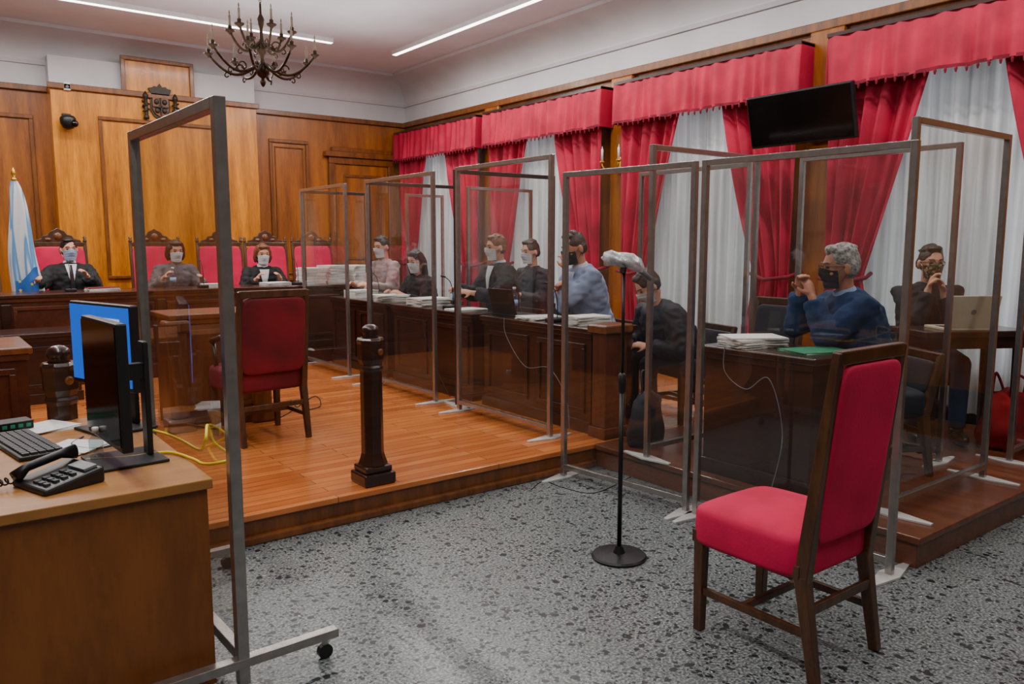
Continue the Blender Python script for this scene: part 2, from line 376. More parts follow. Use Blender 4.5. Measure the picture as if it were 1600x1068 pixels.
for i,c in enumerate(WC):
    mb=B(); w=.06
    mb.box(WX+.03,WX+.1,c-HW,c-HW+w,Z0,Z1); mb.box(WX+.03,WX+.1,c+HW-w,c+HW,Z0,Z1); mb.box(WX+.03,WX+.1,c-HW,c+HW,Z0,Z0+w); mb.box(WX+.03,WX+.1,c-HW,c+HW,Z1-w,Z1); mb.box(WX+.03,WX+.1,c-.04,c+.04,Z0,Z1); mb.box(WX+.03,WX+.1,c-HW,c+HW,2.2,2.26)
    wd=struct(mb.build('window_%d'%(i+1),'white'),'window behind the sheer curtains'); 
    B().add([(WX+.06,c-HW,Z0),(WX+.06,c+HW,Z0),(WX+.06,c+HW,Z1),(WX+.06,c-HW,Z1)],[(0,1,2,3)]).build('pane','winglass',wd)
mb=B(); mb.box(LX,3.74,3.99,BY,0,DZ-.03); mb.box(3.74,WX,3.95,BY,0,DZ-.03); dais=struct(mb.build('dais','darkred'),'raised wooden dais of the courtroom')
B().box(LX,3.74,3.95,BY,DZ-.035,DZ).build('dais_boards','planks',dais,bevel=.006)
B().box(LX,3.74,3.93,3.99,0,.045).build('kick_moulding','mid',dais,bevel=.01)
B().box(LX,3.74,3.965,3.99,.045,DZ-.035).build('riser','mid',dais)
B().box(3.74,WX,3.95,BY,DZ-.03,DZ).build('dais_boards','planks',dais)
mb=B(); mb.box(3.74,WX,1.72,3.95,0,DZ-.035); pl=struct(mb.build('platform','platform',bevel=.004),'lower brown wooden platform along the window wall')
B().box(3.72,WX,1.70,3.95,DZ-.035,DZ).build('platform_boards','platform',pl,bevel=.006)
mb=B(); mb.box(-2.6,WX,8.75,BY,DZ,.31); struct(mb.build('bench_platform','darkred',bevel=.01),'upper step carrying the judges bench')

# ================================================================ LIGHTS
def area(name,loc,rot,sx,sy,e,col=(1,1,1)):
    ld=bpy.data.lights.new(name,'AREA'); ld.shape='RECTANGLE'; ld.size=sx; ld.size_y=sy; ld.energy=e; ld.color=col
    lo=bpy.data.objects.new(name,ld); COL.objects.link(lo); lo.location=loc; lo.rotation_euler=rot; return lo
def strip(p0,p1,label,pw):
    p0=V(p0);p1=V(p1);c=(p0+p1)/2; L=(p1-p0).length; ang=math.atan2((p1-p0).y,(p1-p0).x)
    t=thing('strip_light',label,'ceiling light',(c.x,c.y,ZC-.05),ang,'slim ceiling strip lights')
    B().box(-L/2,L/2,-.035,.035,0,.05).build('housing','white',t)
    B().box(-L/2+.01,L/2-.01,-.028,.028,-.006,.001).build('diffuser','led',t)
    area('strip_lamp',(c.x,c.y,ZC-.065),(0,0,ang),L,.06,pw,(1,.965,.92))
strip((-1.2,9.6,0),(4.45,9.6,0),'long ceiling strip light running above the judges bench',150)
strip((5.38,4.6,0),(5.38,9.7,0),'ceiling strip light running alongside the window wall',118)
strip((5.38,-1.2,0),(5.38,4.2,0),'ceiling strip light nearest the camera on the window side',100)
strip((.3,-1.2,0),(.3,4.2,0),'ceiling strip light above the public area',100)
strip((.3,4.6,0),(.3,8.8,0),'ceiling strip light on the left side of the dais',90)
area('added_ceiling_fill',(2.6,6.6,3.35),(PI,0,0),4.5,5,105,(1,.98,.99))  # added fill without a fixture, aimed up to brighten the ceiling
area('added_ceiling_fill',(1.5,1.0,3.35),(PI,0,0),4.5,4,50,(1,.98,.99))  # second added fill, over the near part of the room
for c in WC: area('daylight',(WX+.5,c,1.8),(0,R(90),0),2.3,1.6,24,(.9,.95,1))
w=bpy.data.worlds.new('world'); SC.world=w; w.use_nodes=True; w.node_tree.nodes['Background'].inputs[0].default_value=(.7,.76,.85,1); w.node_tree.nodes['Background'].inputs[1].default_value=.3

# ================================================================ CURTAINS
names=['nearest','second nearest','third','farthest']
for i,c in enumerate(WC):
    hw=1.14
    t=thing('valance','crimson gathered valance over the %s window'%names[i],'valance',(WX-.005,c,2.85),0)
    if i==0: h0,h1=-1.25,1.09
    else: h0,h1=-hw,hw
    n=int((h1-h0)*90)
    def scal(y): return .012*abs(sin(y*7.3+.4))
    def vf(u,v,h0=h0,h1=h1):
        L=(h1-h0)+.5; s_=u*L
        if s_<.25: x=-s_; y=h0
        elif s_>L-.25: x=-(L-s_); y=h1
        else: x=-.25; y=h0+s_-.25
        z=.42-v*(.44-scal(y))
        a=(.014*sin(s_*46+1.6*sin(s_*9))+.010*sin(s_*23+v*2+1.2*sin(s_*5)))*(.35+v*.9)
        x2=x-a if (s_>=.25 and s_<=L-.25) else x
        return V((x2-.02*v,y,z))
    mb=B(); mb.sheet(vf,n*2,10); mb.build('valance_cloth','curtain',t,smooth=True)
    mb=B(); mb.box(-.26,0,h0,h1,.4,.43); mb.build('pelmet_board','dark',t)
    mb=B(); yy=h0
    mb.sheet(lambda u,v:V((-.287-.006*sin(u*(h1-h0)*46),h0+u*(h1-h0),.0+scal(h0+u*(h1-h0))-v*.025)),n,1)
    while yy<h1:
        s0=scal(yy)-.02; mb.tube([(-.288,yy,.005+s0),(-.288,yy,-.015+s0),(-.288,yy,-.04+s0)],[.005,.011,.006],6); yy+=.075
    f=mb.build('fringe','fringe',t); f['kind']='stuff'
    tag(B().sheet(lambda u,v:V((WX-.07-.024*sin(u*120+1.5*sin(v*2+u*9))*(.5+.5*v)-.010*sin(u*47),c-.95+u*1.9,3.2-v*2.95)),300,14).build('sheer_curtain','sheer',smooth=True),
        'white sheer pleated curtain hanging in the %s window'%names[i],'curtain')
    for s_,sn in ((-1,'near'),(1,'far')):
        def df(u,v,s_=s_,c=c):
            z=3.2-v*2.95; tz=1.25
            if z>tz: k=((3.2-z)/(3.2-tz))**1.2; inner=.20+.50*k; outer=1.09-.03*k; 
            else: k=(tz-z)/tz; inner=.70-.14*min(1,k*1.6); outer=1.06
            w_=outer-inner; y=inner+w_*u
            amp=.026+.018*(1-w_/.9); fold=(sin(u*34+.9*sin(v*4+u*3))+.2*sin(u*73+v*6))*amp
            return V((WX-.17-fold-.025*sin(u*15+v*3),c+s_*y,z))
        d=B().sheet(df,130,36).build('drape','curtain',smooth=True)
        tag(d,'crimson velvet drape tied back on the %s side of the %s window'%(sn,names[i]),'curtain')
        B().tube([(WX-.02,c+s_*1.09,1.3),(WX-.23,c+s_*1.08,1.25),(WX-.27,c+s_*.86,1.22),(WX-.21,c+s_*.67,1.27),(WX-.08,c+s_*.70,1.3)],.018,8).build('tieback','fringe',d,smooth=True)

# ================================================================ CHANDELIER
ch=thing('chandelier','dark bronze candle chandelier with curling arms hanging from the ceiling','chandelier',(2.95,8.0,3.1))
B().lathe([(.005,0),(.02,.02),(.03,.05),(.012,.08),(.05,.11),(.07,.16),(.05,.21),(.025,.24),(.02,.30),(.045,.34),(.05,.40),(.02,.46),(.015,.55),(.03,.6),(.035,.65),(.012,.7),(.01,.8)],n=16).build('stem','bronze',ch,smooth=True)
mb=B()
for k in range(9):
    z=.8+k*.022
    mb.tube([(.012*cos(a),0 if k%2 else .012*cos(a),z+.016*sin(a)) if k%2 else (0,.012*cos(a),z+.016*sin(a)) for a in [2*PI*j/8 for j in range(9)]],.003,5,cap=False)
mb.build('chain','bronze',ch,smooth=True)
B().lathe([(.09,.96),(.08,.985),(.05,1.0)],n=16).build('ceiling_rose','bronze',ch,smooth=True)
def arm(a,rad,z0,zup,low):
    d=V((cos(a),sin(a),0)); pts=[]
    for j in range(15):
        t=j/14; r=.04+(rad-.04)*t; z=z0-low*sin(t*PI*.95)*(1-t*.25)+zup*t**3
        pts.append(d*r+V((0,0,z)))
    mb=B(); mb.tube(pts,[.016-.005*(j/14) for j in range(15)],8)
    m=pts[5]; sc=[m+d*(.05*cos(q)*(1-q/9))+V((0,0,.05+.05*sin(q)*(1-q/9))) for q in [k*.5 for k in range(13)]]
    mb.tube(sc,.008,6)
    m=pts[9]; sc=[m+d*(-.035*cos(q)*(1-q/9))+V((0,0,-.035+.035*sin(q)*(1-q/9))) for q in [k*.5 for k in range(13)]]
    mb.tube(sc,.007,6)
    ar=mb.build('arm','bronze',ch,smooth=True); e=pts[-1]
    B().lathe([(.01,-.03),(.02,-.015),(.045,0),(.05,.012),(.018,.015),(.02,.05),(.012,.055)],e,12).build('drip_pan','bronze',ar,smooth=True)
    B().lathe([(.011,.05),(.011,.15),(.004,.16),(.008,.175),(.006,.19),(.001,.205)],e,10).build('candle','candle',ar,smooth=True)
for k in range(8): arm(2*PI*k/8+.2,.52,.22,.1,.13)
for k in range(6): arm(2*PI*k/6+.5,.3,.42,.12,.1)

# ================================================================ WALL ITEMS
ct=at(250,165,Y=11.15)
cr=thing('coat_of_arms','dark carved crowned coat of arms between two pillars above the bench','coat of arms',(ct.x,11.11,ct.z))
ax=(1,0,0); az=(0,0,1)
def pr(poly,y,th,name,mat='carving'): 
    B().prism(poly,(0,y+.04,0),ax,az,th).build(name,mat,cr,bevel=.003)
sh=[(-.1,.1),(.1,.1),(.1,-.06),(.07,-.12),(0,-.16),(-.07,-.12),(-.1,-.06)]
pr([(x*1.2,z*1.2) for x,z in sh],0,.02,'shield_border'); 
pr([(x*.95,z*.95) for x,z in sh],-.02,.018,'shield','trimwood')
mb=B(); mb.box(-.007,.007,-.03,0,-.13,.09); mb.box(-.09,.09,-.03,0,-.032,-.018)
for (x,z) in((-.05,.04),(.05,.04),(-.045,-.07),(.045,-.07)): mb.ball((x,-.008,z),(.03,.018,.034),10,8)
mb.ball((0,-.012,-.025),(.024,.015,.03),10,8); mb.build('charges','carving',cr)
for s_ in(-1,1):
    pz=B().lathe([(.034,-.19),(.034,-.15),(.024,-.14),(.022,.07),(.034,.09),(.034,.11),(.022,.13),(.004,.16)],(s_*.18,0,0),12).build('pillar','carving',cr,smooth=True)
    B().tube([(s_*(.18+.04*cos(q)),.0-.035*sin(q),-.1+q*.011) for q in [k*.6 for k in range(22)]],.010,6).build('ribbon','carving',pz,smooth=True)
pr([(-.11,.125),(.11,.125),(.125,.165),(.14,.205),(.09,.215),(.07,.235),(.03,.225),(0,.27),(-.03,.225),(-.07,.235),(-.09,.215),(-.14,.205),(-.125,.165)],-.01,.03,'crown')
c_=at(105,190,Y=11.1)
t=thing('security_camera','black dome security camera on the wall left of the coat of arms','camera',(c_.x,11.15,c_.z))
B().box(-.05,.05,-.03,0,-.02,.1).build('bracket','black',t,bevel=.008)
B().lathe([(.02,-.1),(.06,-.08),(.085,-.03),(.09,.03),(.07,.06),(.03,.07)],(0,-.11,0),18).build('housing','black',t,smooth=True)
B().ball((.06,-.16,-.03),(.045,.05,.045)).build('lens','blackgloss',t,smooth=True)
t=thing('wall_sensor','small white sensor box high on the central wood panel','sensor',(at(104,135,Y=11.15).x,11.15,at(104,135,Y=11.15).z))
B().box(-.04,.04,-.04,0,-.05,.05).build('case','white',t,bevel=.01); B().ball((0,-.04,-.01),.02).build('lens','grey',t,smooth=True)
t=thing('wall_sconce','gilded two candle wall sconce between two red curtains','wall lamp',(WX-.06,6.48,2.42))
B().ball((-.01,0,0),(.02,.06,.1)).build('backplate','gold',t,smooth=True)
for s_ in(-1,1):
    a_=B().tube([(-.01,0,-.02),(-.08,s_*.04,-.06),(-.14,s_*.1,-.05),(-.15,s_*.13,0),(-.15,s_*.13,.03)],.010,8).build('arm','gold',t,smooth=True)
    B().lathe([(.012,.02),(.035,.04),(.014,.05)],(-.15,s_*.13,0),10).build('drip_pan','gold',a_,smooth=True)
    B().lathe([(.013,.05),(.013,.17),(.005,.19),(.001,.21)],(-.15,s_*.13,0),10).build('candle','paper',a_,smooth=True)
t=thing('television','large black flat television tilted downwards high on the window wall','television',(6.02,3.95,2.60),0)
ry=Matrix.Rotation(R(-14),3,'Y')
B().box(-.03,.03,-.49,.49,-.22,.22,ry).build('casing','black',t,bevel=.012)
B().box(-.034,-.0301,-.475,.475,-.20,.205,ry,(0,0,0)).build('screen','blackgloss',t)
B().bar((.03,0,0),(.40,.05,0),.06,.08).build('bracket_arm','blackmetal',t); B().box(.39,.41,-.1,.14,-.15,.15).build('wall_plate','blackmetal',t)
# flag
p=at(38,400,Y=9.72)
t=thing('flag','furled white and light blue flag on a pole between the left judges chairs','flag',(p.x,9.72,.31))
B().lathe([(.14,0),(.14,.02),(.05,.05),(.02,.06)]).build('base','gold',t,smooth=True)
B().tube([(-.04,0,.04),(-.04,0,1.92)],.014,10).build('pole','mid',t,smooth=True)
B().lathe([(.012,1.87),(.03,1.89),(.02,1.91),(.006,1.92),(.028,1.95),(.001,2.02)],(-.04,0,0),10).build('finial','gold',t,smooth=True)
m,nt,b=newmat('flag_cloth'); n=noisetex(nt,coords(nt,(7,7,.5)),1.4,1); r=ramp(nt,n.outputs['Fac'],[(.40,(214,216,220)),(.46,(200,208,216)),(.49,(84,142,194)),(.57,(110,160,204)),(.6,(216,218,222))]); nt.links.new(r.outputs[0],b.inputs['Base Color']); b.inputs['Roughness'].default_value=.7; M['flag']=m
def ff(u,v):
    a=2*PI*u; r_=.028+.115*min(1,v*1.3)**.6+.024*sin(a*5+v*2)*(.25+v); z=1.88-v*1.45+.08*sin(a*2)*v
    return V((cos(a)*r_*.95-.04+.05*v+.012*sin(v*9),sin(a)*r_*.7,z))
B().sheet(ff,120,24).build('flag_cloth','flag',t,smooth=True)
M['flagblue']=fabric('flag_blue',(44,116,200),(28,84,160),30,.7,0)
def fb(u,v):
    a=R(226)+R(80)*u; r_=.168+.018*sin(a*7); return V((cos(a)*r_*.95+.01,sin(a)*r_*.75,.92-v*.5+.03*sin(a*4)+.12*(u-.5)))
fl=B().sheet(fb,50,10).build('blue_fold','flagblue',t,smooth=True)
for k in range(4):
    a=R(244+(k%2)*34); z=.85-(k//2)*.09-.03*(k%2)
    star=[(.018*(1 if q%2==0 else .45)*sin(q*PI/5),.018*(1 if q%2==0 else .45)*cos(q*PI/5)) for q in range(10)]
    x=cos(a)*.192*.95+.01; y=sin(a)*.192*.75
    B().prism(star,(x,y-.006,z),(1,0,0),(0,0,1),.004).build('star','yellow',fl)

# ================================================================ GLASS SCREENS
def screen(p0,p1,z0,label,mat='alu',h=2.0,feet='plate',w=.033,mid=False):
    p0=V((p0[0],p0[1],0));p1=V((p1[0],p1[1],0));c=(p0+p1)/2;L=(p1-p0).length;a=math.atan2(p1.y-p0.y,p1.x-p0.x)
    t=thing('glass_screen',label,'glass screen',(c.x,c.y,z0),a,'clear protective screens around the desks')
    zb=.1 if feet=='caster' else .06
    for s_ in(-1,1):
        x=s_*(L/2-w/2); B().box(x-w/2,x+w/2,-w/2,w/2,.012,h).build('post',mat,t,bevel=.003)
    B().box(-L/2+w,L/2-w,-w/2,w/2,h-w,h).build('top_rail',mat,t,bevel=.003)
    B().box(-L/2+w,L/2-w,-w/2,w/2,zb,zb+w).build('bottom_rail',mat,t,bevel=.003)
    B().add([(-L/2+w*.8,0,zb+w*.8),(L/2-w*.8,0,zb+w*.8),(L/2-w*.8,0,h-w*.8),(-L/2+w*.8,0,h-w*.8)],[(0,1,2,3)]).build('pane','glass',t)
    for s_ in(-1,1):
        x=s_*(L/2-w/2)
        if feet=='plate':
            B().prism([(-.05,0),(-.012,-.2),(.012,-.2),(.05,0),(.012,.2),(-.012,.2)],(x,0,0.0),(1,0,0),(0,1,0),.012).build('foot','steelwhite',t,bevel=.002)
        else:
            f=B().box(x-.022,x+.022,-.36,.36,.075,.108).build('foot',mat,t,bevel=.003)
            for q in(-1,1):
                B().tube([(x,q*.31,.075),(x,q*.31,.05)],.012,8).build('caster_stem','alu',f)
                mb=B(); mb.tube([(x-.012,q*.31,.028),(x+.012,q*.31,.028)],.028,16,xdir=(0,1,0)); mb.build('caster_wheel','black',f,smooth=False)
    return t
screen((.83,2.64),(.80,3.74),0,'nearest clear screen on casters, in front of the desk with monitors','alu',2.02,'caster',.040)
screen((3.58,4.25),(3.58,5.46),DZ,'tall clear screen directly behind the floor microphone on the dais edge')
screen((3.60,5.84),(3.60,7.1),DZ,'middle clear screen on the dais in front of the dark haired woman')
screen((3.60,7.55),(3.60,8.72),DZ,'farthest clear screen on the dais beside the judges bench')
screen((3.49,2.91),(3.38,3.9),0,'clear screen standing on the terrazzo left of the grey haired man desk')
screen((3.56,1.74),(3.49,2.87),0,'wide clear screen on the terrazzo between the red chair and the grey haired man')
screen((3.93,1.95),(5.02,1.95),DZ,'clear screen across the near end of the brown platform')
screen((3.72,3.47),(4.82,3.47),DZ,'clear screen across the platform behind the grey haired man desk')
screen((5.5,2.0),(6.2,2.0),DZ,'clear screen at the right edge beside the red bag')
screen((5.14,2.25),(5.14,3.35),DZ,'clear screen standing directly behind the grey haired man back')
screen((5.12,3.75),(5.12,4.9),DZ,'clear screen behind the person in dark coat')
screen((4.85,7.2),(5.75,7.2),DZ,'clear crosswise screen near the third window behind the desk row')
screen((4.95,8.7),(5.5,8.7),DZ,'narrow clear crosswise screen near the farthest window')
screen((3.66,5.62),(4.75,5.62),DZ,'crosswise screen with shade-coloured frame between the two robed men','alushade')
screen((3.66,7.2),(4.75,7.2),DZ,'crosswise screen with shade-coloured frame behind the dark haired woman','alushade')
screen((3.66,8.85),(4.5,8.85),.31,'crosswise screen with shade-coloured frame at the far end of the side desks','alushade',1.85)

# ================================================================ DESKS
def desk(name,label,loc,rz,w,d,h,mat,top,cat='desk',pan=3,group=None,over=.03,flare=False):
    t=thing(name,label,cat,loc,rz,group)
    B().box(-w/2-over,w/2+over,-over,d+over,h-.04,h).build('top',top,t,bevel=.008)
    mb=B(); mb.box(-w/2,w/2,0,.03,0,h-.04); mb.build('front_panel',mat,t)
    for s_ in(-1,1): B().box(s_*w/2-(.03 if s_>0 else 0),s_*w/2+(0 if s_>0 else .03),.03,d,0,h-.04).build('side_panel',mat,t)
    mb=B()
    for k in range(pan): pw=w/pan; frame(mb,-w/2+k*pw+.06,-w/2+(k+1)*pw-.06,.14,h-.12,0,.035,.014)
    mb.box(-w/2-.012,w/2+.012,-.02,.0,0,.09); mb.box(-w/2-.01,w/2+.01,-.018,0,h-.075,h-.04)
    mb.build('moulding',mat,t,bevel=.004); return t
bench=desk('judges_bench','long dark wooden bench of the judges with panelled front',(2.1,8.95,.31),0,5.6,.62,.75,'darkred','benchtop','bench',8)
for k in range(9): B().box(-2.8+k*.7-.045,-2.8+k*.7+.045,-.035,0,.1,.66).build('pilaster','dark',bench,bevel=.01)
desk('side_desk','dark side desk of the woman with long dark hair, farthest of its row',(3.9,7.95,DZ),-PI/2,1.34,.42,.78,'dark','dark',pan=2)
desk('side_desk','dark side desk of the brown haired robed man',(3.9,6.42,DZ),-PI/2,1.42,.42,.78,'dark','dark',pan=2)
desk('side_desk','dark side desk where the man in the blue grey jacket sits',(3.9,4.86,DZ),-PI/2,1.35,.42,.78,'dark','dark',pan=2)
desk('side_desk','plain dark desk of the grey haired man with papers on top',(3.82,2.72,DZ),-PI/2,.72,.42,.78,'dark','dark',pan=0)
t=thing('end_pillar','dark wooden end pillar of the side desk behind the floor microphone','pillar',(3.93,4.06,DZ))
B().box(-.09,.16,-.09,.09,0,.08).build('plinth','darkred',t,bevel=.008); B().box(-.07,.14,-.07,.07,.08,.76).build('shaft','darkred',t,bevel=.008); B().box(-.1,.17,-.1,.1,.76,.82).build('cap','mid',t,bevel=.012)
t=desk('panelled_table','solid brown panelled table with corner columns beside the dark red armchair',(1.83,6.1,DZ),0,.66,.5,.87,'mid','mid','table',1)
for x in(-.31,.31):
    c_=B().box(x-.07,x+.07,-.06,.06,.1,.76).build('corner_column','mid',t,bevel=.02)
    B().box(x-.1,x+.1,-.09,.09,0,.1).build('column_base','mid',c_,bevel=.02); B().box(x-.09,x+.09,-.08,.08,.74,.83).build('column_capital','mid',c_,bevel=.02)
desk('side_desk','wooden desk at the left edge behind the monitors',(-.35,5.3,DZ),0,1.7,.6,.8,'darkred','mid',pan=2)
desk('side_desk','low dark desk in front of the judges bench at left',(.2,7.9,DZ),0,1.9,.5,.62,'dark','dark',pan=3)
t=thing('clerk_desk','brown laminate desk in the near left corner carrying monitors and phone','desk',(-.15,2.74,0))
B().box(-1.15,.925,-.02,1.32,.715,.75).build('top','desktop',t,bevel=.004)
B().box(-1.12,.91,0,.025,0,.715).build('front_panel','deskwood',t); B().box(.885,.91,.025,.93,.13,.715).build('side_panel','deskwood',t); B().box(-1.12,-1.095,.025,1.28,0,.715).build('side_panel','deskwood',t)
B().box(.885,.91,1.06,1.28,0,.715).build('side_panel','deskwood',t)
def newel(x,y,label):
    t=thing('railing_post',label,'post',(x,y,DZ),0,'dark carved posts at the dais opening')
    mb=B(); mb.box(-.1,.1,-.1,.1,0,.07); mb.box(-.085,.085,-.085,.085,.07,.11); mb.build('plinth','dark',t,bevel=.012)
    B().lathe([(.088,.11),(.074,.15),(.066,.18),(.064,.66),(.072,.68),(.064,.70),(.076,.73),(.078,.82),(.082,.84),(.07,.855)],n=8).build('shaft','dark',t,bevel=.004)
    B().lathe([(.05,.855),(.038,.865),(.045,.875),(.05,.895),(.044,.915),(.025,.928),(.001,.932)],n=20).build('finial','dark',t,smooth=True)
    B().lathe([(.02,0),(.02,.006),(.012,.01)],(0,0,0),16).build('medallion','trimwood',t).matrix_local=Matrix.Translation((.026,-.066,.775))@Matrix.Rotation(R(22),4,'Z')@Matrix.Rotation(R(90),4,'X')
    return t
newel(2.08,4.09,'dark octagonal post with a small ball top standing alone at the dais edge'); newel(.51,4.09,'dark carved post mostly hidden behind the desk monitors')

# ================================================================ CHAIRS
def court_chair(label,loc,rz,fab='velvet',H=1.19,crest=False,w=.46,d=.5,arms=False,back=None,sh=.48,group=None,name='court_chair'):
    t=thing(name,label,'chair',loc,rz,group)
    hw=w/2; wd='chairwood'; yb=-d/2; yf=d/2; ptop=yb-.075
    for s_ in(-1,1):
        x=s_*(hw-.025)
        B().bar((x,yf-.03,.0),(x,yf-.03,sh-.07),(.036,.046),(.036,.046),(0,1,0)).build('leg',wd,t,bevel=.004)
        mb=B(); mb.bar((x,yb-.045,0),(x,yb+.02,sh-.1),(.036,.046),(.036,.05),(0,1,0)); mb.build('leg',wd,t,bevel=.004)
        mb=B(); mb.bar((x,yb+.02,sh-.12),(x,ptop,H),(.042,.036),(.055,.03),(0,1,0)); mb.build('back_post',wd,t,bevel=.004)
        B().bar((x,yf-.03,.17),(x,yb-.02,.17),.022,.03).build('side_stretcher',wd,t,bevel=.003)
        if arms:
            ar=B().tube([(x,yb-.02,sh+.24),(x*1.05,0,sh+.26),(x*1.08,yf-.1,sh+.22)],[.02,.02,.024],8).build('armrest',wd,t,smooth=True)
            B().tube([(x,yf-.12,sh-.04),(x*1.06,yf-.1,sh+.22)],.018,8).build('arm_support',wd,ar,smooth=True)
    B().bar((-hw+.03,.02,.17),(hw-.03,.02,.17),.022,.03).build('cross_stretcher',wd,t,bevel=.003)
    B().bar((-hw+.03,yb-.01,.26),(hw-.03,yb-.01,.26),.02,.035).build('rear_stretcher',wd,t,bevel=.003)
    mb=B(); 
    mb.box(-hw,hw,yb+.02,yf,sh-.11,sh-.06); mb.build('seat_rail',wd,t,bevel=.004)
    mb=B(); mb.ball((0,.01,sh-.04),(hw+.014,d/2+.004,.085),48,24,.28,fn=lambda p:V((p.x,p.y,p.z+(.035*(1-(p.x/hw)**2)*(1-(p.y/(d/2))**2) if p.z>0 else 0)))); mb.build('seat',fab,t,smooth=True)
    th=math.atan2(yb+.02-ptop,H-sh+.12); z0=sh+.02; z1=H-.05; zc=(z0+z1)/2
    yc=yb+.02+(ptop-yb-.02)*((zc-sh+.12)/(H-sh+.12))
    rot=Matrix.Rotation(th,3,'X')
    mb=B(); mb.ball((0,yc,zc),(hw-.035,.032,(z1-z0)/2+.005),40,28,.22,rot=rot); mb.build('backrest',fab,t,smooth=True)
    mb=B(); mb.bar((-hw+.02,ptop+.002,H-.02),(hw-.02,ptop+.002,H-.02),.034,.05,(0,0,1)); mb.build('top_rail',wd,t,bevel=.006)
    if crest:
        hwc=hw*.8; poly=[(-hwc,0),(hwc,0),(hwc*.95,.03),(hwc*.7,.045),(hwc*.6,.08),(hwc*.4,.09),(hwc*.3,.13),(.03,.15),(0,.17),(-.03,.15),(-hwc*.3,.13),(-hwc*.4,.09),(-hwc*.6,.08),(-hwc*.7,.045),(-hwc*.95,.03)]
        c_=B().prism(poly,(0,ptop+.015,H),(1,0,0),(0,0,1),.03).build('crest','chairwood',t,bevel=.006)
        mb=B(); mb.ball((0,ptop+.012,H+.07),(.045,.02,.045)); mb.ball((-.1,ptop+.012,H+.035),(.035,.016,.022)); mb.ball((.1,ptop+.012,H+.035),(.035,.016,.022)); mb.build('carving','mid',c_,smooth=True)
        for s_ in(-1,1): B().lathe([(.016,0),(.024,.02),(.012,.035),(.02,.06),(.001,.08)],(s_*(hw-.025),ptop,H),10).build('finial','chairwood',t,smooth=True)
    return t
court_chair('bright crimson velvet high back chair with brown wooden frame standing alone in front',(2.645,1.74,0),0,'velvet',1.19)
court_chair('dark red upholstered armchair pulled up to the panelled table',(1.95,5.62,DZ),R(4),'velvetdark',1.07,arms=True,d=.5,w=.53)
JX=[.50,1.38,2.42,3.2,3.8,4.45]; jl=['crested crimson chair cut off by the left edge','crested crimson chair of the judge beside the flag','crested crimson chair seen through the nearest screen','crested crimson chair of the judge with short brown hair','crested empty crimson chair right of the woman judge','crested empty crimson chair behind the paper stacks']
jc=None
for x,l in zip(JX,jl):
    if jc is None: jc=court_chair(l,(x,10.12,.31),PI,'velvet',1.25,crest=True,w=.6,d=.52,group='crested judges chairs behind the bench')
    else: dup(jc,(x,10.12,.31),PI,l)

# ================================================================ PEOPLE
def ik(S,W,a,b,pole):
    S=V(S);W=V(W);d=W-S; L=min(d.length,(a+b)*.995); dn=d.normalized(); W=S+dn*L
    x=(a*a-b*b+L*L)/(2*L); h=math.sqrt(max(a*a-x*x,1e-5)); p=V(pole); p=(p-dn*p.dot(dn)).normalized()
    return S+dn*x+p*h, W
def hand(mb,w,d,n,side,curl=.6):
    d=d.normalized(); n=(n-d*n.dot(d)).normalized(); l=d.cross(n).normalized()*side
    m=Matrix((l,d,n)).transposed()
    mb.ball(w+d*.045,(.038,.052,.016),14,10,rot=m)
    mb.etube([w-d*.03,w+d*.02],[(.026,.02),(.03,.018)],12,xdir=tuple(l))
    for k,(off,L) in enumerate(((.03,.072),(.010,.082),(-.010,.077),(-.029,.06))):
        p=w+d*(.082-abs(off)*.15)+l*off; dd=d.copy(); pts=[p-dd*.02,p]; a=0
        for seg in(.42,.32,.26):
            a+=curl*(.55 if seg>.4 else .75); v=(d*cos(a)+n*sin(a)); p=p+v*L*seg; pts.append(p)
        mb.tube(pts,[.0092,.0092,.0085,.0078,.0066],8)
    p=w+d*.025+l*.03; v=(d*.6+l*.65+n*.35).normalized(); v2=(d*.85+l*.2+n*.5).normalized()
    mb.tube([p-l*.015,p,p+v*.035,p+v*.035+v2*.03],[.013,.013,.011,.008],8)
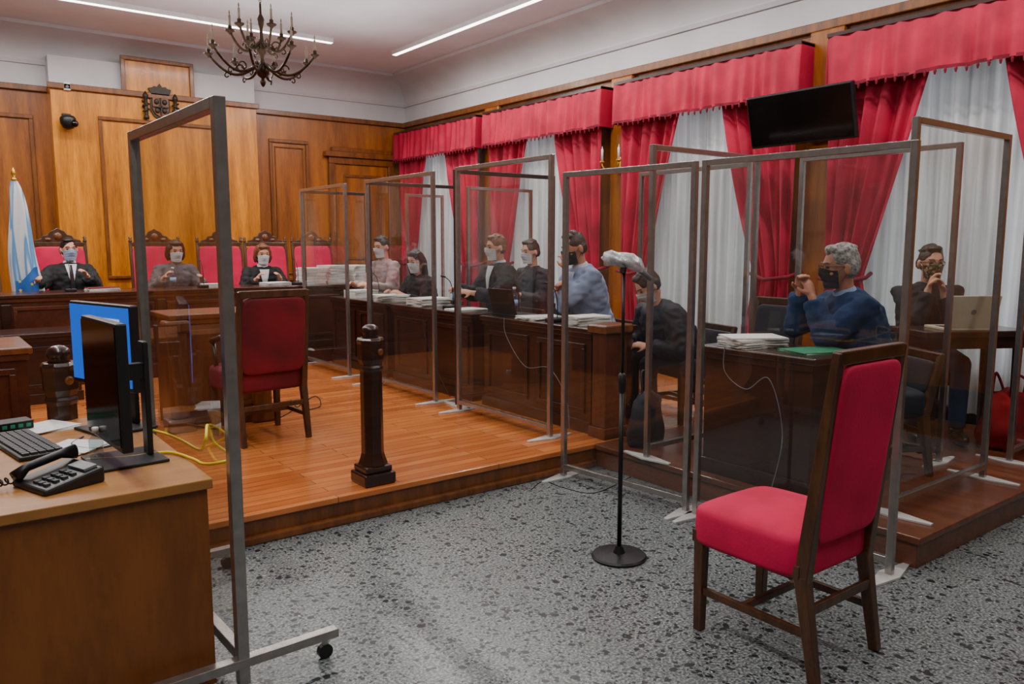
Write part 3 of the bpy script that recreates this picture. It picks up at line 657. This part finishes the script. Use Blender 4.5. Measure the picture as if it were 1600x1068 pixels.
def person(label,loc,fdir,sh=.46,lean=8,yaw=0,pitch=0,hands=((.12,.42,.82),(-.12,.42,.82)),top='robe',wide=1.0,legs='trouser',hair='hair_dark',style='short',mask=None,glasses=False,shirt=None,tie=False,skin='skin',vox=.009,curl=.7,hdir=None,build=1.0,hs=1.0,hoff=(0,0,0),pole=None,beard=None):
    t=thing('person',label,'person',loc,face(*fdir))
    a=R(lean); P=V((0,0,sh+.1)); sp=V((0,sin(a),cos(a))); N=P+sp*.50; b_=build
    H=N+V((0,.035+.03*sin(a),.145))+V(hoff)
    HM=Matrix.Translation(H)@Matrix.Rotation(R(yaw),4,'Z')@Matrix.Rotation(-R(pitch),4,'X')@Matrix.Scale(hs,4)
    body=B(); body.M=HM
    body.ball((0,-.006,.018),(.074,.094,.108),24,18,fn=lambda p:V((p.x*(1-.18*max(0,-p.z/.108)),p.y,p.z)))
    body.ball((0,.028,-.055),(.054,.062,.055)); body.ball((0,.072,-.092),(.02,.018,.017),10,8)
    body.tube([(0,.083,.028),(0,.098,.0),(0,.110,-.022)],[.007,.010,.013],8); body.ball((.011,.094,-.024),.008,8,6); body.ball((-.011,.094,-.024),.008,8,6)
    body.tube([(-.045,.068,.034),(0,.087,.036),(.045,.068,.034)],.009,8); body.ball((0,.086,-.052),(.022,.010,.006),10,8); body.ball((0,.085,-.063),(.019,.010,.006),10,8)
    for s_ in(-1,1): body.ball((s_*.04,.06,-.02),(.024,.02,.02),10,8); body.ball((s_*.084,-.014,-.002),(.010,.02,.034),10,8)
    body.M=Matrix.Identity(4)
    hb=HM@V((0,-.025,-.05)); body.tube([hb,(hb+N)/2,N-sp*.04],[.052,.052,.058],14)
    rings=[(0,.15,.11),(.12,.135,.095),(.3,.15,.1),(.42,.15,.095),(.49,.08,.07)]
    body.etube([P+sp*q for q,_,_ in rings],[(x*b_,y*b_) for _,x,y in rings],18,xdir=(1,0,0))
    tw=B(); k=wide
    rr=[(-.09,.175,.15),(-.02,.185,.145),(.12,.168,.13),(.28,.186,.132),(.38,.188,.122),(.44,.15,.1),(.49,.085,.075),(.505,.066,.064)]
    tw.etube([P+sp*q for q,_,_ in rr],[(x*b_*(1+(k-1)*.5),y*b_*(1+(k-1)*.4)) for _,x,y in rr],22,xdir=(1,0,0))
    for s_,hd,W in((1,hands[0],0),(-1,hands[1],0)):
        S=N-sp*.075+V((s_*.175*b_,0,0)); E,Wr=ik(S,hd,.285,.25,pole or (s_*.5,-.35,-1))
        fd=(Wr-E).normalized()
        body.tube([N-sp*.09,S,(S+E)/2,E,(E*.6+Wr*.4),Wr],[.05,.05,.042,.036,.036,.024],12)
        nrm=V((-s_*.6,.1,-.7)) if hdir is None else V((hdir[0]*s_,hdir[1],hdir[2])); hand(body,Wr,fd,nrm,-s_,curl)
        cu=Wr-fd*.035
        tw.tube([N-sp*.07+V((s_*.06,0,0)),S,(S*.5+E*.5),E],[.068*b_,.07*b_,.06*k,.054*k],14)
        tw.tube([E-fd*.0,(E+cu)/2,cu],[.054*k,.048*k,.038*(1+(k-1)*1.8)],14)
        tw.ball(E,.054*k,12,8)
    lg=B(); kn=sh+.06
    for s_ in(-1,1):
        hp=P+V((s_*.09,0,-.02))
        K=V((s_*.13,.43,kn)); A=V((s_*.14,.40,.1))
        if sh>.55: A=V((s_*.14,.33,max(.1,sh-.4)))
        body.tube([hp,K,A],[.075,.05,.035],12)
        lg.tube([P+V((s_*.06,-.02,-.02)),hp,(hp+K)/2,K],[.1,.1,.088,.068],14); lg.ball(K,.068,12,8); lg.tube([K,(K+A)/2,A],[.066,.062,.056],14)
        mb=B(); mb.ball(A+V((0,.065,-.055)),(.045,.13,.04),16,10,.7); mb.tube([A,A+V((0,0,-.04))],.045,10); mb.build('shoe','shoe',t,smooth=True)
    body.remesh('body',skin,t,vox,2)
    tw.remesh('robe' if top=='robe' else 'jacket',top,t,.011,5,disp=.011)
    lg.remesh('trousers',legs,t,.016,4)
    for s_ in(-1,1):
        mb=B(); mb.M=HM; mb.ball((s_*.031,.0765,.014),(.012,.010,.0065),10,8); mb.build('eye','eye',t,smooth=True)
        mb=B(); mb.M=HM; mb.tube([(s_*.015,.093,.036),(s_*.032,.088,.042),(s_*.05,.072,.036)],.0035,6); mb.build('eyebrow',hair,t,smooth=True)
    mb=B(); mb.M=HM
    def hf(p):
        q=p.copy()
        if p.z<.0 and p.y>-.005: q.x*=.82; q.y*=.5
        return q
    mb.ball((0,-.02,.03),(.081,.098,.105),28,20,fn=hf)
    rnd=random.Random(len(label)*7+3)
    if style in('tuft','short'):
        for q in range(34 if style=='tuft' else 22):
            az_=rnd.uniform(0,2*PI); el=R(rnd.uniform(35,88)); d0=V((cos(az_)*cos(el)*.078,sin(az_)*cos(el)*.09-.018,.03+sin(el)*.102))
            sw=V((rnd.uniform(-.4,.4),-1,rnd.uniform(-.1,.35)))*(.035 if style=='tuft' else .022)
            mb.tube([d0-sw*.5,d0+V((0,0,.005)),d0+sw+V((0,0,-.004))],[.009,.013,.006],7)
        if style=='tuft': mb.ball((0,.035,.112),(.052,.042,.026),14,10); mb.ball((0,-.05,.08),(.07,.05,.06),14,10)
        else: mb.ball((.01,.03,.108),(.056,.042,.024),14,10)
        for s_ in(-1,1): mb.ball((s_*.068,-.045,.0),(.02,.04,.045),10,8)
    if style in('bob','long'):
        L=-.1 if style=='bob' else -.2
        for s_ in(-1,1):
            for dy in(.012,-.012,-.035): mb.tube([(s_*.05,dy,.1),(s_*.082,dy-.004,.03),(s_*(.09+.004*dy),dy-.012,-.05),(s_*.08,dy-.018,L+rnd.uniform(-.015,.015))],[.022,.02,.02,.011],9)
        mb.etube([(0,-.06,.06),(0,-.09,-.02),(0,-.085,L+.02),(0,-.075,L-.02)],[(.08,.05),(.09,.045),(.085,.04),(.05,.02)],16,xdir=(1,0,0))
        mb.ball((0,.05,.1),(.06,.035,.028),14,10)
    mb.remesh('hair',hair,t,.0062,2,disp=.003)
    if mask:
        def mf(u,v):
            th=R(-72)+R(144)*u; c_=cos(th); z=(-.006+.022*c_**4)*(1-v)+(-.108-.0*c_)*v
            rx=.077-.016*v; ry=.100-.012*v+.018*c_**6*sin(PI*min(1,v*1.3+.15)); return V((sin(th)*rx,c_*ry-.0+.006*(1-v)+.0015*sin(v*25),z))
        mb=B(); mb.M=HM; mb.sheet(mf,32,20); mk=mb.build('face_mask',mask,t,smooth=True)
        for s_ in(-1,1):
            mb=B(); mb.M=HM; mb.tube([(s_*.073,.03,-.012),(s_*.087,-.01,.02),(s_*.089,-.03,-.005),(s_*.066,.02,-.07)],.0016,5); mb.build('ear_loop','mask_white' if mask!='mask_black' else mask,mk)
    if glasses:
        mb=B(); mb.M=HM
        for s_ in(-1,1):
            mb.tube([(s_*.032+.023*cos(q),.096,.014+.017*sin(q)) for q in [2*PI*j/16 for j in range(17)]],.0018,6,cap=False)
            mb.tube([(s_*.055,.095,.018),(s_*.082,.02,.016),(s_*.084,-.02,.008)],.0018,6)
        mb.tube([(-.01,.098,.018),(.01,.098,.018)],.0018,6); mb.build('glasses','blackmetal',t,smooth=True)
    fwd=V((0,cos(a),-sin(a)))
    def ry_at(q):
        for (q0,_,y0),(q1,_,y1) in zip(rr,rr[1:]):
            if q0<=q<=q1: return (y0+(y1-y0)*(q-q0)/(q1-q0))*b_*(1+(k-1)*.4)
        return .064
    if shirt:
        mb=B(); mb.etube([N-sp*.04,N+sp*.012,N+sp*.03],[(.076,.074),(.065,.068),(.06,.062)],18,xdir=(1,0,0))
        if top!='navy': mb.sheet(lambda u,v:P+sp*(.49-v*.27)+V(((u-.5)*2*(.055*(1-v)+.004),0,0))+fwd*(ry_at(.49-v*.27)*(1-.08*(2*u-1)**2)+.016),6,10)
        mb.build('shirt_collar',shirt,t,smooth=False)
    if tie:
        B().sheet(lambda u,v:P+sp*(.48-v*.26)+V(((u-.5)*(.018+.03*v),0,0))+fwd*(ry_at(.48-v*.26)+.021),2,10).build('tie','tie',t)
    return t
PZ=DZ
J=.31
person('judge in black robe with blue grey mask leaning back beside the flag',(1.42,9.98,J),(-.05,-1),.42,-4,yaw=8,hands=((.34,.38,.86),(-.12,.34,.90)),hair='hair_dark',mask='mask_blue',shirt='shirt',tie=True,wide=1.42,vox=.011)
person('judge with dark bob leaning on the bench behind the nearest screen',(2.47,9.9,J),(.05,-1),.42,14,yaw=0,pitch=12,hands=((.2,.36,.86),(-.2,.40,.83)),hair='hair_darkbrown',style='bob',mask='mask_white',wide=1.2,vox=.011,top='greyshirt')
person('judge with short brown hair and white mask in black robe at the bench',(3.5,9.85,J),(-.1,-1),.38,16,yaw=0,pitch=10,hands=((.14,.40,.82),(-.14,.40,.82)),hair='hair_brown',style='bob',mask='mask_white',wide=1.35,vox=.011,shirt='shirt')
person('person in pale pinkish cardigan at the far end of the side desks',(4.55,8.45,PZ),(-1,-.2),.6,6,yaw=5,pitch=10,hands=((.15,.4,.92),(-.15,.4,.92)),hair='hair_dark',style='short',mask='mask_white',top='pinkshirt',vox=.011)
person('woman with long dark hair in black at the far side desk',(4.62,7.66,PZ),(-1,-.1),.46,14,yaw=20,pitch=14,hands=((.12,.42,.84),(-.12,.42,.84)),hair='hair_dark',style='long',mask='mask_white',wide=1.15,vox=.011)
person('brown haired man in black robe and white mask turned to the left',(4.62,6.22,PZ),(-1,.1),.6,6,yaw=-5,pitch=4,hands=((.16,.42,.95),(-.12,.42,.93)),hair='hair_brown',style='short',mask='mask_white',shirt='shirt',wide=1.35,vox=.010)
person('person in dark clothes between the robed man and the man in blue grey jacket',(5.24,6.5,PZ),(-1,.0),.55,4,yaw=0,pitch=6,hands=((.16,.36,.88),(-.16,.36,.88)),hair='hair_darkbrown',mask='mask_white',top='coat',vox=.012)
person('bearded man in blue grey jacket and black mask with one hand raised to his face',(4.50,4.80,PZ),(-.98,.2),.62,16,yaw=4,pitch=16,hands=((-.02,.34,1.02),(-.04,.30,1.18)),hair='hair_darkbrown',style='short',mask='mask_black',top='bluegrey',shirt='shirt',skin='skin2',vox=.008,hoff=(0,.02,0),wide=1.18,hdir=(-.9,.2,.1),curl=.8,build=1.06,hs=1.03)
person('person in dark coat hunched forward behind the floor microphone',(4.86,4.12,PZ),(-.95,.25),.42,38,yaw=-8,pitch=38,hands=((.14,.44,.62),(-.14,.44,.62)),hair='hair_darkbrown',style='short',mask='mask_white',top='coat',vox=.010,wide=1.35,build=1.12)
person('grey haired man in navy sweater and black mask holding hands before his face',(4.60,2.5,PZ),(-.88,.47),.52,18,yaw=-10,pitch=4,hands=((.06,.41,1.11),(-.02,.38,1.08)),hair='hair_grey',style='tuft',mask='mask_black',glasses=True,top='navy',shirt='shirtblue',skin='skin2',vox=.0065,curl=.9,hdir=(-.9,.2,.1),build=1.12,hs=1.05,wide=1.32)
person('man in black jacket with floral face mask seated behind the laptop',(6.0,2.82,PZ),(-.75,-.66),.50,6,yaw=6,pitch=4,hands=((.05,.23,1.07),(-.05,.23,1.04)),hair='hair_dark',style='tuft',mask='mask_floral',glasses=True,top='robe',legs='jeans',vox=.0075,curl=.9,hdir=(-.9,.2,.1),build=1.05,wide=1.1)
bpy.data.scenes.remove(TMP)
ch0=court_chair('low dark chair under the grey haired man',(4.66,2.47,DZ),face(-.88,.47),'coat',.74,group='low dark chairs behind the side desks',name='low_chair',d=.44)
for x,y,f,l in((4.88,4.12,(-.95,.25),'low dark chair under the person in the dark coat'),(4.54,4.80,(-.98,.2),'low dark chair under the man in the blue grey jacket'),(5.28,6.5,(-1,0),'low dark chair under the person in dark clothes'),(4.66,6.22,(-1,.1),'low dark chair under the brown haired robed man'),(4.66,7.66,(-1,-.1),'low dark chair under the woman with long dark hair'),(4.59,8.45,(-1,-.2),'low dark chair under the person in the pale cardigan'),(6.03,2.86,(-.75,-.66),'low dark chair under the man with the floral mask')):
    dup(ch0,(x,y,DZ),face(*f),l)
court_chair('empty black padded chair behind the far end of the grey haired man desk',(4.42,3.2,DZ),face(-1,.1),'coat',1.02,name='padded_chair',w=.42,d=.42)
p=at(1197,500,X=5.45)
t=thing('rounded_chair','rounded crimson chair back seen behind the grey haired man desk','chair',(5.45,p.y,DZ),R(70))
B().sheet(lambda u,v:V((.24*cos(R(-20)+R(220)*u),-.24*sin(R(-20)+R(220)*u),.46+v*(.26+.2*sin(PI*u)))),30,8).build('backrest','velvet',t,smooth=True)
B().ball((0,0,.44),(.24,.24,.06),24,12,.5).build('seat','velvet',t,smooth=True)
for sx in(-1,1):
    for sy in(-1,1): B().bar((sx*.16,sy*.16,0),(sx*.15,sy*.15,.42),.03,.03).build('leg','chairwood',t)

# ================================================================ MICROPHONE STAND
t=thing('microphone_stand','black floor microphone stand with round base on the terrazzo','microphone stand',(2.707,2.685,0))
B().lathe([(.135,0),(.137,.01),(.13,.018),(.03,.026),(.02,.05),(.016,.06)],n=40).build('base','blackmetal',t,smooth=False)
B().tube([(0,0,.05),(0,0,.85)],.0115,12).build('lower_tube','blackmetal',t,smooth=True); B().lathe([(.012,.83),(.019,.84),(.019,.92),(.01,.93)],n=14).build('clutch','black',t,smooth=True)
B().tube([(0,0,.9),(0,0,1.42)],.008,10).build('upper_tube','blackmetal',t,smooth=True)
t=thing('microphone','microphone wrapped in a crumpled pale cover on top of the floor stand','microphone',(2.707,2.685,1.42))
B().tube([(-.01,.0,-.01),(0,0,.03)],.016,10).build('clip','black',t)
B().tube([tuple(Rh*.13+V((0,0,-.04))),tuple(Rh*.06+V((0,0,.02))),tuple(Rh*-.05+V((0,0,.045)))],[.011,.016,.019],14).build('handle','grey',t,smooth=True)
mb=B(); mb.etube([tuple(Rh*x+V((0,0,z))) for x,z in((-.1,.055),(-.09,.058),(-.06,.06),(-.03,.055),(.0,.05),(.03,.045),(.06,.03),(.08,.01),(.09,-.01))],[.010,.030,.038,.030,.034,.040,.034,.024,.008],22)
mb.v=[v_+(v_-V((0,0,.045))).normalized()*.016*noise.noise(v_*55) for v_ in mb.v]
mb.build('cover','wrap',t,smooth=True)

# ================================================================ CLERK DESK ITEMS
DT=.75
def monitor(label,x,y,a,scr,z=.08,hh=.34,ww=.26,off=0):
    t=thing('monitor',label,'monitor',(x,y,DT),R(a))
    B().box(-.13,.13,-.1,.14,0,.012).build('base','black',t,bevel=.004)
    B().box(-.03,.03,.095,.115,.012,.44).build('stand','black',t,bevel=.004)
    B().box(-ww,ww,-.025-off,.012-off,z,z+hh).build('casing','black',t,bevel=.006)
    B().box(-.02,.02,.01-off,.1,.3,.36).build('hinge','black',t)
    B().box(-ww+.01,ww-.01,-.029-off,-.0251-off,z+.02,z+hh-.012).build('screen',scr,t)
    return t
M['screenblue']=emis('monitor_blue',(16,92,210),.8); M['screenwin']=emis('monitor_window',(170,206,240),.8); M['screenred']=emis('monitor_picture',(150,60,54),.7)
ma=monitor('monitor showing a blue desktop with open windows',.645,3.72,-74,'screenblue',.19,.36)
B().box(-.10,.18,-.032,-.0295,.25,.49).build('screen_window','screenwin',ma); B().box(-.06,.14,-.034,-.032,.37,.45).build('screen_picture','screenred',ma); B().box(-.06,.14,-.034,-.032,.28,.33).build('screen_picture','screenblue',ma)
monitor('black monitor seen almost edge on with its foot near the desk corner',.565,3.15,-86,'blackgloss',.08,.45,.23,.02)
t=thing('keyboard','black keyboard lying on the brown laminate desk','keyboard',(.31,3.60,DT),R(99))
B().box(-.24,.24,-.08,.08,0,.018).build('body','black',t,bevel=.005)
mb=B()
for r_ in range(5):
    for c in range(15): mb.box(-.225+c*.0302,-.225+c*.0302+.024,-.07+r_*.028,-.07+r_*.028+.023,.018,.027)
mb.build('keycaps','key',t)
t=thing('telephone','black office telephone at the near edge of the desk','telephone',(.34,2.98,DT),R(-70))
mb=B(); mb.add([(-.09,-.1,0),(.12,-.1,0),(.12,.1,0),(-.09,.1,0),(-.09,-.1,.02),(.12,-.1,.02),(.12,.1,.055),(-.09,.1,.055)],[(0,3,2,1),(4,5,6,7),(0,1,5,4),(1,2,6,5),(2,3,7,6),(3,0,4,7)]); mb.build('body','black',t,bevel=.008)
B().tube([(-.06,-.1,.035),(-.065,-.06,.06),(-.065,.05,.08),(-.06,.1,.08)],[.024,.015,.015,.026],10).build('handset','blackmetal',t,smooth=True)
B().box(.0,.1,.04,.085,.05,.058,Matrix.Rotation(R(10),3,'X')).build('display','grey',t)
mb=B()
for i in range(4):
    for j in range(3): mb.box(.01+j*.03,.03+j*.03,-.08+i*.028,-.063+i*.028,.02+i*.005,.032+i*.005)
mb.build('buttons','key',t)
B().tube([(-.06+.02*sin(q*2.2),-.11-.012*q*.5,.03+.01*cos(q*2.2)) for q in [k*.25 for k in range(60)]],.003,5).build('coiled_cord','black',t)
cab=[at(135,718,Z=.757),at(200,714,Z=.757),at(262,706,Z=.757),at(300,716,Z=.757),at(318,724,Z=.757),at(345,722,X=.81),at(366,714,X=.86),at(352,704,X=.87),at(334,690,X=.84),at(324,664,X=.82),at(321,688,X=.79),at(312,702,Z=.757),at(285,688,Z=.757),at(262,678,Z=.757),at(240,672,Z=.757)]
tag(B().tube(smoothpath(cab,12),.0055,8).build('network_cable','yellow',smooth=True),'yellow network cable crossing the desk and looping at its right corner','cable')
for i,(x,y,a,l) in enumerate(((.42,3.92,10,'loose white papers behind the keyboard'),(.47,3.46,30,'crumpled white paper sheet beside the monitors'),(.16,3.75,-20,'white papers at the left edge of the desk behind the keyboard'))):
    t=thing('papers',l,'papers',(x,y,DT),R(a))
    for k in range(3): B().box(-.1,.1,-.1,.1,k*.004,k*.004+.002,Matrix.Rotation(R(k*9),3,'Z')).build('sheet','paper',t)
t=thing('network_switch','small dark box with lights behind the keyboard','network box',(.27,3.94,DT+.012),R(10))
B().box(-.1,.1,-.05,.05,0,.035).build('case','blackmetal',t,bevel=.004)
mb=B(); [mb.box(-.08+k*.03,-.062+k*.03,-.053,-.05,.01,.025) for k in range(6)]; mb.build('ports','green',t)
t=thing('bottle','small clear bottle beside the monitor foot','bottle',(.50,3.2,DT+.012))
B().lathe([(.022,0),(.024,.01),(.024,.07),(.012,.09),(.010,.1)]).build('body','plasticclear',t,smooth=True); B().lathe([(.012,.098),(.012,.115),(.010,.117)]).build('cap','white',t,smooth=True)
tag(B().tube(smoothpath([(.52,3.62,.757),(.46,3.5,.757),(.52,3.38,.757),(.62,3.42,.757),(.68,3.6,.757)]),.004,6).build('monitor_cable','black',smooth=True),'black cable curling on the desk between the two monitors','cable')

# ================================================================ THINGS ON THE DESKS
def stack(label,x,y,z,a,n=8,w=.21,d=.3,th=.004,mat='paper',col=None,spread=6):
    t=thing('paper_stack',label,'papers',(x,y,z),R(a)); zz=0; rnd=random.Random(int(x*999+y*77))
    for k in range(n):
        hgt=th*(.7+.6*rnd.random()); B().box(-w/2,w/2,-d/2,d/2,zz,zz+hgt*.94,Matrix.Rotation(R(rnd.uniform(-spread,spread)),3,'Z')).build('sheaf',('paper' if k%2 else 'paper2') if col is None or k<n-1 else col,t); zz+=hgt
    return t
BT=1.06
for i,(x,y,n,l) in enumerate(((3.9,9.2,12,'tall pile of case files, leftmost on the far desk end'),(4.2,9.25,12,'tall pile of case files in the middle of the far desk end'),(4.5,9.2,12,'tall pile of case files, rightmost on the far desk end'))):
    stack(l,x,y,BT,i*5,n,.25,.32,.018)
stack('thin papers in front of the judge beside the flag',1.6,9.25,BT,5,5,.3,.21,.006,col='velvetdark')
stack('thin papers in front of the judge behind the nearest screen',2.75,9.2,BT,-8,5,.3,.22,.008)
stack('papers before the judge with short brown hair',3.45,9.2,BT,8,6,.3,.22,.006)
stack('open white papers before the woman with long dark hair',4.08,7.55,.94,80,8,.3,.34,.008,spread=18)
stack('small pile of papers at the far end of the woman with long dark hair desk',4.1,8.25,.94,95,9,.24,.32,.010)
stack('second pile of papers on the desk of the brown haired robed man',4.08,6.75,.94,95,9,.28,.34,.009,spread=14)
stack('thin open papers before the brown haired robed man',4.06,6.05,.94,80,4,.24,.32,.004,spread=20)
stack('papers before the man in the blue grey jacket',4.08,5.0,.94,85,5,.24,.34,.004,spread=20)
stack('low pile of papers at the near end of the blue grey jacket man desk',4.1,4.45,.94,80,8,.22,.3,.008)
stack('pile of loose papers on the grey haired man desk',4.0,2.88,.94,70,12,.24,.34,.005,spread=14)
t=thing('folder','green card folder on the grey haired man desk','folder',(4.06,2.50,.94),R(75)); B().box(-.12,.12,-.17,.17,0,.004).build('cover','green',t); B().box(-.11,.11,-.16,.16,.004,.01).build('sheets','paper',t); B().box(-.12,.12,-.17,.17,.01,.013,Matrix.Rotation(R(-4),3,'Z')).build('cover','green',t)
def laptop(label,x,y,z,a,mat,logo=False):
    t=thing('laptop',label,'laptop',(x,y,z),R(a))
    B().box(-.17,.17,-.12,.12,0,.018).build('base',mat,t,bevel=.004)
    mb=B(); [mb.box(-.15+c*.025,-.13+c*.025,-.03+r_*.025,-.01+r_*.025,.018,.021) for r_ in range(5) for c in range(12)]; mb.build('keys','key',t)
    rot=Matrix.Rotation(R(-14),3,'X'); l=B().box(-.17,.17,.11,.12,.015,.24,rot,(0,.115,.015)).build('lid',mat,t,bevel=.004)
    B().box(-.155,.155,.1095,.11,.03,.225,rot,(0,.115,.015)).build('screen','blackgloss',l)
    if logo:
        mb=B(); mb.tube([(.0,.1205,.128),(0,.1215,.128)],.018,20,xdir=(1,0,0)); mb.M=Matrix.Identity(4)
        lo=mb.build('emblem','grey',l); me=lo.data
        for v in me.vertices: v.co=rot@(v.co-V((0,.115,.015)))+V((0,.115,.015))
    return t
laptop('black laptop open on the desk beside the robed man',4.1,5.35,.94,90,'black')
t=thing('small_table','dark small table with the pale laptop near the windows','table',(5.64,2.42,DZ),R(-30))
B().box(-.36,.40,-.2,.2,.78,.82).build('top','dark',t,bevel=.008); B().box(-.33,.36,-.17,.17,.7,.78).build('apron','dark',t)
for sx in(-1,1):
    for sy in(-1,1): B().bar((sx*.33,sy*.15,0),(sx*.33,sy*.15,.7),(.03,.045),(.03,.045),(0,1,0)).build('leg','dark',t,bevel=.004)
laptop('pale gold laptop with a round emblem on its open lid',5.60,2.40,DZ+.82,146,'laptop',True)
def bottle(label,x,y,z):
    t=thing('water_bottle',label,'bottle',(x,y,z),0,'clear water bottles on the desks')
    B().lathe([(.028,0),(.032,.01),(.032,.14),(.027,.17),(.013,.2),(.013,.215)]).build('body','plasticclear',t,smooth=True)
    B().lathe([(.015,.212),(.015,.23),(.013,.232)]).build('cap','white',t,smooth=True); B().lathe([(.0325,.07),(.0325,.12)],n=20).build('label_band','shirtblue',t,smooth=True)
bottle('water bottle on the bench before the judge behind the nearest screen',2.3,9.2,BT); bottle('water bottle between the robed man and the man in blue grey',4.2,5.5,.94); bottle('water bottle beside the papers of the robed man',4.2,6.45,.94)
def deskmic(label,x,y,z,a):
    t=thing('desk_microphone',label,'microphone',(x,y,z),R(a),'gooseneck microphones on the desks')
    B().box(-.05,.05,-.06,.06,0,.03).build('base','black',t,bevel=.008)
    B().tube(smoothpath([(0,.03,.03),(0,.03,.15),(0,0,.25),(0,-.06,.3)]),.004,6).build('gooseneck','blackmetal',t,smooth=True)
    B().tube([(0,-.055,.298),(0,-.1,.31)],[.008,.01],10).build('capsule','black',t,smooth=True)
for x,y,z,a,l in((1.3,9.2,BT,180,'gooseneck microphone before the judge beside the flag'),(2.6,9.15,BT,180,'gooseneck microphone before the judge with dark bob'),(3.7,9.15,BT,180,'gooseneck microphone before the judge with short brown hair'),(4.08,7.85,.94,-90,'gooseneck microphone before the woman with long dark hair'),(4.05,6.3,.94,-90,'gooseneck microphone before the brown haired robed man'),(4.0,4.72,.94,-90,'gooseneck microphone before the man in blue grey')): deskmic(l,x,y,z,a)
t=thing('bag','crumpled red bag on the platform by the right edge','bag',(5.95,2.2,DZ))
def crump(q): return V((q.x*(1-.18*(q.z/.2)),q.y*(1-.3*(q.z/.2)),q.z))*(1+.16*noise.noise(q*11)+.06*noise.noise(q*30))
B().ball((0,0,.19),(.2,.12,.2),40,26,.5,fn=crump).build('body','red_bag',t,smooth=True)
for y_ in(-.06,.06): B().tube(smoothpath([(-.1,y_,.36),(-.07,y_,.50),(.05,y_*1.4,.47),(.1,y_,.36)]),.009,8).build('handle','red_bag',t,smooth=True)
t=thing('bag','dark slouching bag leaning by the side desk end','bag',(4.02,3.74,DZ),R(20))
B().ball((0,0,.18),(.16,.08,.19),40,26,.45,fn=crump).build('body','coat',t,smooth=True)
B().tube(smoothpath([(-.08,0,.34),(-.04,.03,.5),(.05,.03,.49),(.08,0,.34)]),.008,8).build('strap','coat',t,smooth=True)
def floorcable(label,pts,z,mat='black',r=.004):
    pp=[]
    for i,(x,y) in enumerate(pts): q=at(x,y,Z=z); pp.append(V((q.x,q.y,z+r)))
    tag(B().tube(smoothpath(pp,10),r,6).build('cable',mat,smooth=True),label,'cable')
floorcable('thin black cable curving over the terrazzo left of the microphone base',[(985,745),(930,770),(880,762),(850,752),(830,765)],0,r=.0025)
floorcable('black cable trailing along the foot of the dais',[(940,745),(900,728),(830,752),(800,742),(770,728)],0,r=.003)
floorcable('thin cable lying on the boards by the dark red chair',[(380,640),(430,655),(490,620),(500,635),(470,640),(455,625)],DZ)
for l,pts,mt in(('thin cable hanging down the front of the grey haired man desk',[(3.79,2.92,.945),(3.775,2.9,.8),(3.775,2.75,.72),(3.775,2.6,.8),(3.775,2.5,.5),(3.76,2.55,.165)],'grey'),('thin pale cable sagging over the desk of the man in blue grey',[(3.865,5.2,.945),(3.85,5.15,.8),(3.85,4.9,.58),(3.85,4.6,.6),(3.85,4.4,.4),(3.84,4.35,.165)],'grey'),('black cable hanging over the desk front of the robed man',[(3.865,6.5,.945),(3.85,6.45,.7),(3.85,6.2,.35),(3.84,6.0,.165)],'black')):
    tag(B().tube(smoothpath(pts,10),.0028,6).build('cable',mt,smooth=True),l,'cable')
p=at(345,640,Z=DZ)
t=thing('power_strip','white power strip on the boards left of the dark red chair','power strip',(p.x,p.y,DZ),R(30)); B().box(-.13,.13,-.03,.03,0,.035).build('body','white',t,bevel=.006)
mb=B(); [mb.tube([(-.09+k*.06,0,.035),(-.09+k*.06,0,.037)],.018,14) for k in range(4)]; mb.build('sockets','grey',t)

# ================================================================ CAMERA
cd=bpy.data.cameras.new('camera'); cd.sensor_width=36; cd.sensor_fit='HORIZONTAL'; cd.lens=FP/1600*36
co=bpy.data.objects.new('camera',cd); COL.objects.link(co); co.location=CAM; co.rotation_euler=(R(90)-PIT,0,-YAW); SC.camera=co
